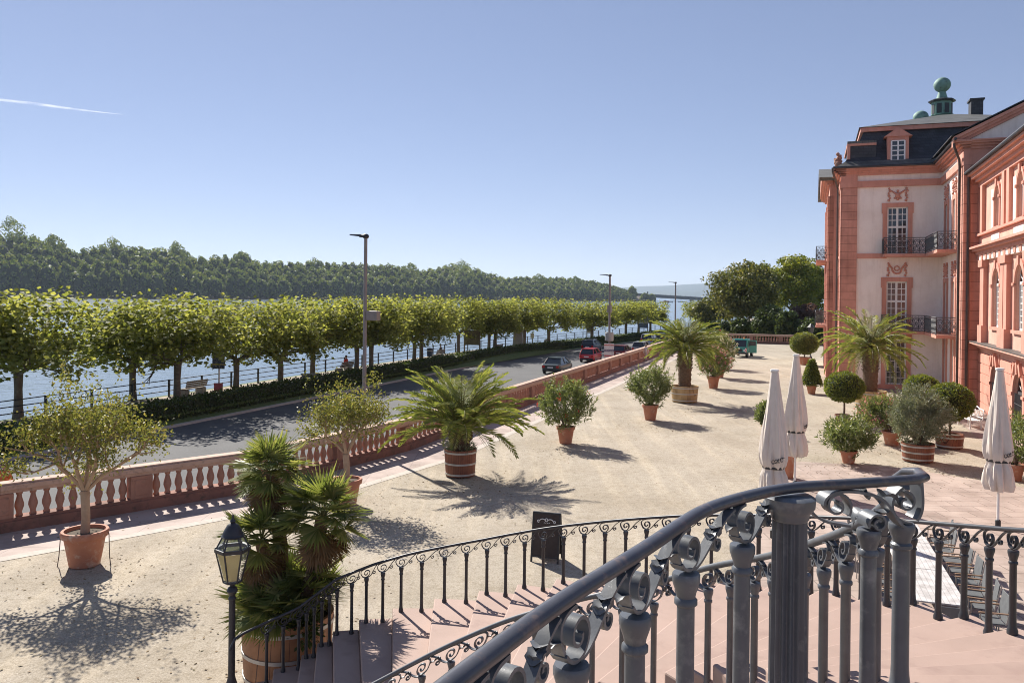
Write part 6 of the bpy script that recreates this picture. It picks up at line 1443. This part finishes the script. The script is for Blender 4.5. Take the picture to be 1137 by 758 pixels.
mb = MB(); z = zg1 + .19; mb.lathe([(.15, 0), (.165, .01), (.175, .03), (.155, .045), (.15, .07), (.12, .13), (.085, .19), (.05, .215), (.03, .225), (.045, .25), (.03, .275), (.016, .30), (.02, .32), (.004, .36)], 6 * 3, (0, 0, z)); mb.build('lantern_cap', M['iron_thin'], LT, True)
# scroll joining the lantern post and the railing end
# ================================================================== CAFE: parasols, tables, chairs, board, bench
def parasol(px, py, ytop, label, rz, first=None):
    p = G(px, py)
    if first: return dup(first, p, rz, label)
    H_ = 4.55; g = np.random.default_rng(3); th = thing('closed_parasol', label, 'parasol', p, rz, 'closed cream parasols')
    mb = MB(); mb.tube([(0, 0, 0), (0, 0, H_ - .05)], .036, 10); mb.build('pole', M['white_paint'], th, True)
    mb = MB(); mb.lathe([(.075, 0.0), (.075, .22), (.05, .24)], 12); mb.build('ground_sleeve', M['black'], th, True)
    prof = [(.06, 4.5), (.10, 4.47), (.13, 4.2), (.19, 3.7), (.25, 3.2), (.31, 2.7), (.345, 2.35), (.345, 2.15), (.31, 1.98), (.265, 1.9), (.27, 1.84), (.32, 1.7), (.34, 1.5), (.33, 1.25), (.27, 1.08), (.10, 1.12)]
    def folds(t, z):
        a = min(1, max(0, (4.5 - z) / 1.6)); low = max(0, (1.95 - z))
        f = 1 + a * (.10 * math.sin(5 * t + .8 * z) + .085 * math.sin(11 * t - .5 * z + 1) + .05 * math.sin(19 * t + 2 * z)) + low * .3 * math.sin(7 * t + 3 * z); return f
    P_ = []
    for (r0_, z0_), (r1_, z1_) in zip(prof, prof[1:]):
        for k in range(4): P_.append((r0_ + (r1_ - r0_) * k / 4, z0_ + (z1_ - z0_) * k / 4))
    P_.append(prof[-1]); mb = MB(); mb.lathe(P_, 72, mod=folds, cap=False); mb.build('canopy', M['cloth'], th, True)
    mb = MB(); mb.lathe([(.285, 1.89), (.295, 1.9), (.295, 1.95), (.285, 1.96)], 40, mod=lambda t, z: 1 + .06 * math.sin(5 * t + .8 * z), cap=False); mb.build('tie_band', M['black'], th, True)
    mb = MB(); mb.lathe([(.0, 4.56), (.11, 4.55), (.12, 4.52), (.11, 4.49), (.04, 4.48)], 16); mb.build('cap', M['white_paint'], th, True)
    mb = MB()   # dark printed script on the cloth
    for k in range(4):
        u = -.13 + k * .075; c = [(u + .035 * math.cos(q), 2.12 + .05 * math.sin(q) + .02 * k) for q in np.linspace(.5, 5.6, 12)]
        mb.tube([(x, -math.sqrt(max(.01, .385 ** 2 - x * x)), z) for x, z in c], .009, 5)
    mb.tube([(x, -math.sqrt(.39 ** 2 - x * x), 2.17 + .4 * x + .03 * math.sin(20 * x)) for x in np.linspace(-.17, .17, 14)], .008, 5); mb.build('script_print', M['black'], th)
    return th
u1 = parasol(858, 597, 410, 'closed cream parasol furthest left, nearest the stair rail', 0); parasol(882.5, 541, 393, 'closed cream parasol just right behind the leftmost one', .9, u1); parasol(1108, 586, 405, 'closed cream parasol standing alone at the right by the tables', .25, u1)
# tables in a row with mesh armchairs
tr_, tl_ = Vector(G(1075, 672.5, .76)), None; ed = (Vector(G(1012, 571, .76)) - tr_); ed.z = 0; Lr = ed.length; ed.normalize(); pr = Vector((-ed.y, ed.x, 0)); trz = math.atan2(ed.y, ed.x)
def mk_table(label):
    th = thing('cafe_table', label, 'table', (0, 0, 0), trz, 'pale cafe tables in a row'); mb = MB(); mb.box(0, 2.02, 0, .95, .73, .76); mb.build('tabletop', M['table'], th, bevel=.006)
    for x in (.12, 1.9):
        for y in (.1, .85): MB().box(x - .03, x + .03, y - .03, y + .03, 0, .73).build('leg', M['chair_leg'], th)
    return th
tb = mk_table('near end pale slatted table beyond the stair railing at lower right'); bp = Vector((tr_.x, tr_.y, 0)); tb.location = bp
nt_ = int(round(Lr / 2.04))
for k in range(1, nt_): dup(tb, bp + ed * 2.04 * k, trz, ('second pale slatted table from the near end of the row', 'third pale slatted table in the row, towards the parasol', 'furthest pale slatted table of the row')[min(k - 1, 2)])
def mk_chair(label):
    th = thing('cafe_chair', label, 'chair', (0, 0, 0), 0, 'grey mesh armchairs at the cafe tables')    # faces +y
    mb = MB(); mb.obox((0, .02, .44), (.46, .46, .02)); mb.build('seat', M['chair'], th, bevel=.008)
    mb = MB(); mb.obox((0, -.27, .70), (.46, .02, .52), Matrix.Rotation(.16, 3, 'X')); mb.build('backrest', M['chair'], th, bevel=.008)
    for s_ in (-1, 1):
        for y, yt in ((.24, .22), (-.26, -.25)): MB().tube([(s_ * .26, y, 0), (s_ * .26, yt, .64 if y > 0 else .44)], .013, 6).build('leg', M['chair_leg'], th)
        MB().obox((s_ * .26, -.01, .65), (.05, .52, .022)).build('armrest', M['chair_arm'], th, bevel=.006)
        MB().tube([(s_ * .25, -.22, .44), (s_ * .25, -.34, .96)], .014, 6).build('back_post', M['chair_leg'], th)
    return th
c0 = mk_chair('grey mesh armchair'); fac = math.atan2(pr.y, pr.x) - math.pi / 2; k = 0
ords = ['nearest', 'second', 'third', 'fourth', 'fifth', 'sixth', 'seventh', 'eighth', 'ninth']
for i in range(8):
    s_ = .35 + i * .74; pos = bp + ed * s_ - pr * (.42 + .05 * math.sin(i * 3)); lab = 'grey mesh armchair on the right side of the tables, %s from the near end' % ords[i]
    if i == 0: c0.location = pos; c0.rotation_euler = (0, 0, fac + .08); c0['label'] = lab
    else: dup(c0, pos, fac + .1 * math.sin(i * 5), lab)
for i in range(7):
    dup(c0, bp + ed * (.4 + i * .78) + pr * (.95 + .42), fac + math.pi + .1 * math.sin(i * 4), 'grey mesh armchair on the left side of the tables, %s from the near end' % ords[i])
dup(c0, bp + ed * -.45 + pr * .4, fac - math.pi / 2, 'grey mesh armchair at the near head of the table row')
# sandwich board
p = G(607, 621); th = thing('sandwich_board', 'dark folding sandwich board with a white emblem standing behind the stair railing', 'sign board', p, -.28)
for s_, nm in ((-1, 'front_panel'), (1, 'rear_panel')):
    mb = MB(); m3 = Matrix.Rotation(s_ * -.2, 3, 'X') if s_ < 0 else Matrix.Rotation(-.2, 3, 'X') 
    m3 = Matrix.Rotation(s_ * .19, 3, 'X'); c = Vector((0, s_ * .12, .62))
    mb.obox(c, (.62, .02, 1.02), m3); pn = mb.build(nm, M['board'], th)
    mb = MB()
    for u in (-.33, .33): mb.obox(c + m3 @ Vector((u, 0, -.06)), (.045, .035, 1.16), m3)
    mb.obox(c + m3 @ Vector((0, 0, .53)), (.70, .037, .05), m3); mb.obox(c + m3 @ Vector((0, 0, -.5)), (.62, .034, .045), m3); mb.build('board_frame', M['black'], pn)
    if s_ < 0:
        mb = MB(); f = lambda u, v: c + m3 @ Vector((u, -.016, v))
        for sg_ in (-1, 1):
            mb.tube([f(sg_ * u, v) for u, v in bez((.02, .36), (.1, .43), (.16, .38), (.19, .33))], .011, 5); mb.tube([f(sg_ * u, v) for u, v in spiral((.2, .345), .04, .012, R(-120), R(180), 12)], .009, 5)
        mb.tube([f(u, v) for u, v in spiral((0, .375), .035, .035, 0, 6.28, 14)], .009, 5)
        for u0 in (-.06, -.02, .02, .06): mb.tube([f(u0, .30), f(u0 + .02, .315)], .008, 4)
        mb.build('emblem', M['white_paint'], pn)
    else:
        mb = MB(); mb.obox(c + m3 @ Vector((0, -.014, -.02)), (.5, .006, .8), m3); mb.build('yellow_poster', M['wood_y'], pn)
# white garden bench by the palace wall
th = thing('garden_bench', 'white lattice backed garden bench against the red palace wall', 'bench', G(1080, 474), -AZ - math.pi / 2 + .25)
mb = MB()
for k in range(5): mb.box(-.75, .75, .0 - .1 * k, .075 - .1 * k, .42, .45)
mb.build('seat', M['white_paint'], th)
mb = MB(); yb = .13
mb.tube([(-.75, yb, .45), (-.75, yb + .08, .95)], .03, 6); mb.tube([(.75, yb, .45), (.75, yb + .08, .95)], .03, 6); mb.tube([(-.75, yb + .08, .95), (-.3, yb + .08, .98), (0, yb + .08, 1.06), (.3, yb + .08, .98), (.75, yb + .08, .95)], .03, 6); mb.tube([(-.75, yb + .03, .56), (.75, yb + .03, .56)], .022, 6)
for k in range(3):
    x0_ = -.75 + .5 * k; mb.tube([(x0_, yb + .03, .56), (x0_ + .5, yb + .08, .97)], .02, 5); mb.tube([(x0_ + .5, yb + .03, .56), (x0_, yb + .08, .97)], .02, 5); mb.tube([(x0_ + .5, yb + .03, .56), (x0_ + .5, yb + .08, .98)], .02, 5)
mb.build('backrest', M['white_paint'], th)
for s_ in (-1, 1):
    for y in (.1, -.42): MB().tube([(s_ * .7, y, 0), (s_ * .7, y, .43)], .03, 6).build('leg', M['white_paint'], th)
    mb = MB(); mb.tube([(s_ * .75, .16, .68), (s_ * .78, -.1, .7), (s_ * .78, -.42, .68), (s_ * .76, -.47, .6), (s_ * .72, -.42, .43)], .028, 6); mb.build('armrest', M['white_paint'], th)
# wall lantern at the far pavilion corner
th = thing('court_lantern', 'dark post lantern near the far end of the court, below the river front balcony', 'lantern', W(92, .0), 0)
mb = MB(); mb.lathe([(.14, 0), (.14, .2), (.06, .3), (.055, 2.6), (.1, 2.65)], 10); mb.build('pole', M['iron_thin'], th, True); mb = MB(); mb.lathe([(.2, 2.65), (.36, 3.3), (.4, 3.32), (.22, 3.55), (.05, 3.75)], 6); mb.build('lantern_frame', M['iron_thin'], th); mb = MB(); mb.lathe([(.2, 2.72), (.34, 3.25)], 6); mb.xf = None; mb.build('glass_pane', ym, th)

# ================================================================== TREES BEHIND THE COURT
def big_tree(px, ybase_Y, ytop, wpx, label, leafm, seed, name='broad_tree', trunk_h=.22, n_cl=46, per=150, ls=.36, group='trees beyond the court', low=.16):
    g = np.random.default_rng(seed); Y = ybase_Y; p = D(px, 330, Y); th = thing(name, label, 'tree', (p[0], p[1], 0), 0, group)
    h = D(px, ytop, Y)[2]; w_ = wpx * Y / F_PX / 2
    mb = MB(); mb.tube([(0, 0, 0), (.1, .05, h * .2), (0, .1, h * .45), (.1, 0, h * .75)], [h * .03, h * .024, h * .018, h * .006], 10)
    for k in range(9):
        q = k * 2.4; z0 = h * (.2 + .05 * k); mb.tube([(0, 0, z0), (w_ * .35 * math.cos(q), w_ * .35 * math.sin(q), z0 + h * .12), (w_ * .7 * math.cos(q), w_ * .7 * math.sin(q), z0 + h * .2)], [h * .011, h * .007, h * .003], 6)
    mb.build('trunk', M['bark'], th, True)
    d = unit(g.normal(size=(n_cl, 3))); r = g.random(n_cl) ** .35; zc = h * (.5 + low * .5); C = d * r[:, None] * np.array((w_ * .80, w_ * .80, h * (.5 - low * .5) * .84)) + np.array((0, 0, zc))
    R_ = (.20 + .16 * g.random(n_cl)) * w_; P, Dv = clumps(C, [(q, q, q * .75) for q in R_], per, g, .55)
    T_, S_ = facing(Dv, .5, g); leaves('crown', P, T_, ls * (.7 + .6 * g.random(len(P))), ls * .8, L[leafm], th, side=S_); return th
big_tree(824, 128, 288, 92, 'big dark rounded tree at the far end of the court behind the green truck', 'dark', 201, n_cl=75, per=210, ls=.42)
big_tree(880, 150, 277, 66, 'tall yellow green tree left of the pavilion, higher than its neighbours', 'bright', 202, n_cl=60, per=190, ls=.45)
big_tree(908, 165, 286, 52, 'yellow green tree touching the pavilion balcony edge in the picture', 'bright', 203, per=150, ls=.45)
big_tree(846, 175, 288, 60, 'light green tree showing between the big dark tree and the tall yellow green one', 'bright', 204, per=150, ls=.5)
for (px_, Y_, yt_, wp_, lab_, sd_) in ((853, 118, 336, 44, 'dark bushy evergreen right of the big rounded tree, behind the end balustrade', 205), (905, 112, 350, 36, 'dark green laurel below the copper shrub at the pavilion', 207),
        (826, 121, 352, 32, 'low dark bush under the big rounded tree, right of its trunk', 208), (876, 115, 343, 34, 'dark evergreen between the bushy evergreen and the copper shrub', 211), (800, 124, 356, 34, 'low dark bush left of the green truck, under the big rounded tree', 212)):
    big_tree(px_, Y_, yt_, wp_, lab_, 'hedge', sd_, 'dark_bush', low=-.15, n_cl=44, per=190)
big_tree(893, 122, 334, 44, 'copper brown shrub beside the pavilion balcony', 'purple', 206, 'copper_shrub', low=-.1, n_cl=36, per=190)
big_tree(790, 160, 332, 44, 'rounded tree behind the yellow tub palm, at the left foot of the big dark tree', 'dark', 209, per=150, ls=.45)
big_tree(950, 190, 300, 70, 'tree hidden mostly behind the pavilion', 'dark', 210, per=120, ls=.6) if False else None
tag(sheet('lawn', [W(119, -10)[:2], W(119, 14)[:2], W(160, 14)[:2], W(160, -10)[:2]], .006, M['grass']), kind='structure')

fg_ = np.random.default_rng(77); n = 2600; P = np.empty((n, 3))
ctr = [G(*q) for q in ((94, 640), (384, 575), (511, 540), (628, 500), (722, 474), (760, 455), (942, 520), (1019, 520), (319, 730), (990, 500), (792, 440))]
k = fg_.integers(0, len(ctr), n); C_ = np.array(ctr)[k]; P[:, :2] = C_[:, :2] + fg_.normal(size=(n, 2)) * np.where(fg_.random(n) < .5, 1.1, 3.4)[:, None]; P[:, 2] = .012
T_ = fg_.normal(size=(n, 3)) * np.array((1, 1, .12)); tag(leaves('fallen_leaves', P, T_, .075 * (.6 + .8 * fg_.random(n)), .04, leafmat('dry fallen leaves', (.16, .09, .04), (.24, .16, .07), (.12, .10, .04), .1, .8), side=np.cross(T_, np.array((0, 0, 1.0)) + fg_.normal(size=T_.shape) * .25)), kind='stuff')

# ================================================================== CONTRAIL AND HAZE
cm, t, b = newmat('contrail vapour'); tp = N(t, 'ShaderNodeBsdfTransparent'); b.inputs['Base Color'].default_value = (.9, .9, .9, 1); b.inputs['Roughness'].default_value = 1
mx = N(t, 'ShaderNodeMixShader'); cn = noise(t, coords(t, 'Object', (.0012, .0012, .006)), 1.0, 6, .7); t.links.new(ramp(t, cn, [(.36, (.0, .0, .0)), (.66, (.2, .2, .2))]), mx.inputs[0]); t.links.new(tp.outputs[0], mx.inputs[1]); tl = N(t, 'ShaderNodeBsdfTranslucent'); tl.inputs[0].default_value = (.95, .95, .95, 1); t.links.new(tl.outputs[0], mx.inputs[2]); t.links.new(mx.outputs[0], t.nodes['Material Output'].inputs[0])
mb = MB(); cy_ = 24000; pts = [(-60, 107), (0, 111), (40, 115.5), (80, 121), (110, 124.5), (138, 127.5)]
mb.tube([D(x, y, cy_) for x, y in pts], [42, 44, 46, 34, 18, 2], 10); o = mb.build('contrail', cm, smooth=True); tag(o, kind='stuff')
hz = bpy.data.materials.new('haze air'); hz.use_nodes = True; t = hz.node_tree; t.nodes.clear(); pv = N(t, 'ShaderNodeVolumePrincipled'); pv.inputs['Color'].default_value = (.68, .82, 1, 1); pv.inputs['Density'].default_value = 6.5e-5; pv.inputs['Anisotropy'].default_value = .2
out = N(t, 'ShaderNodeOutputMaterial'); t.links.new(pv.outputs[0], out.inputs['Volume'])
mb = MB(); mb.box(-9000, 12500, -1200, 15500, -6, 420); o = mb.build('haze', hz); tag(o, kind='stuff')
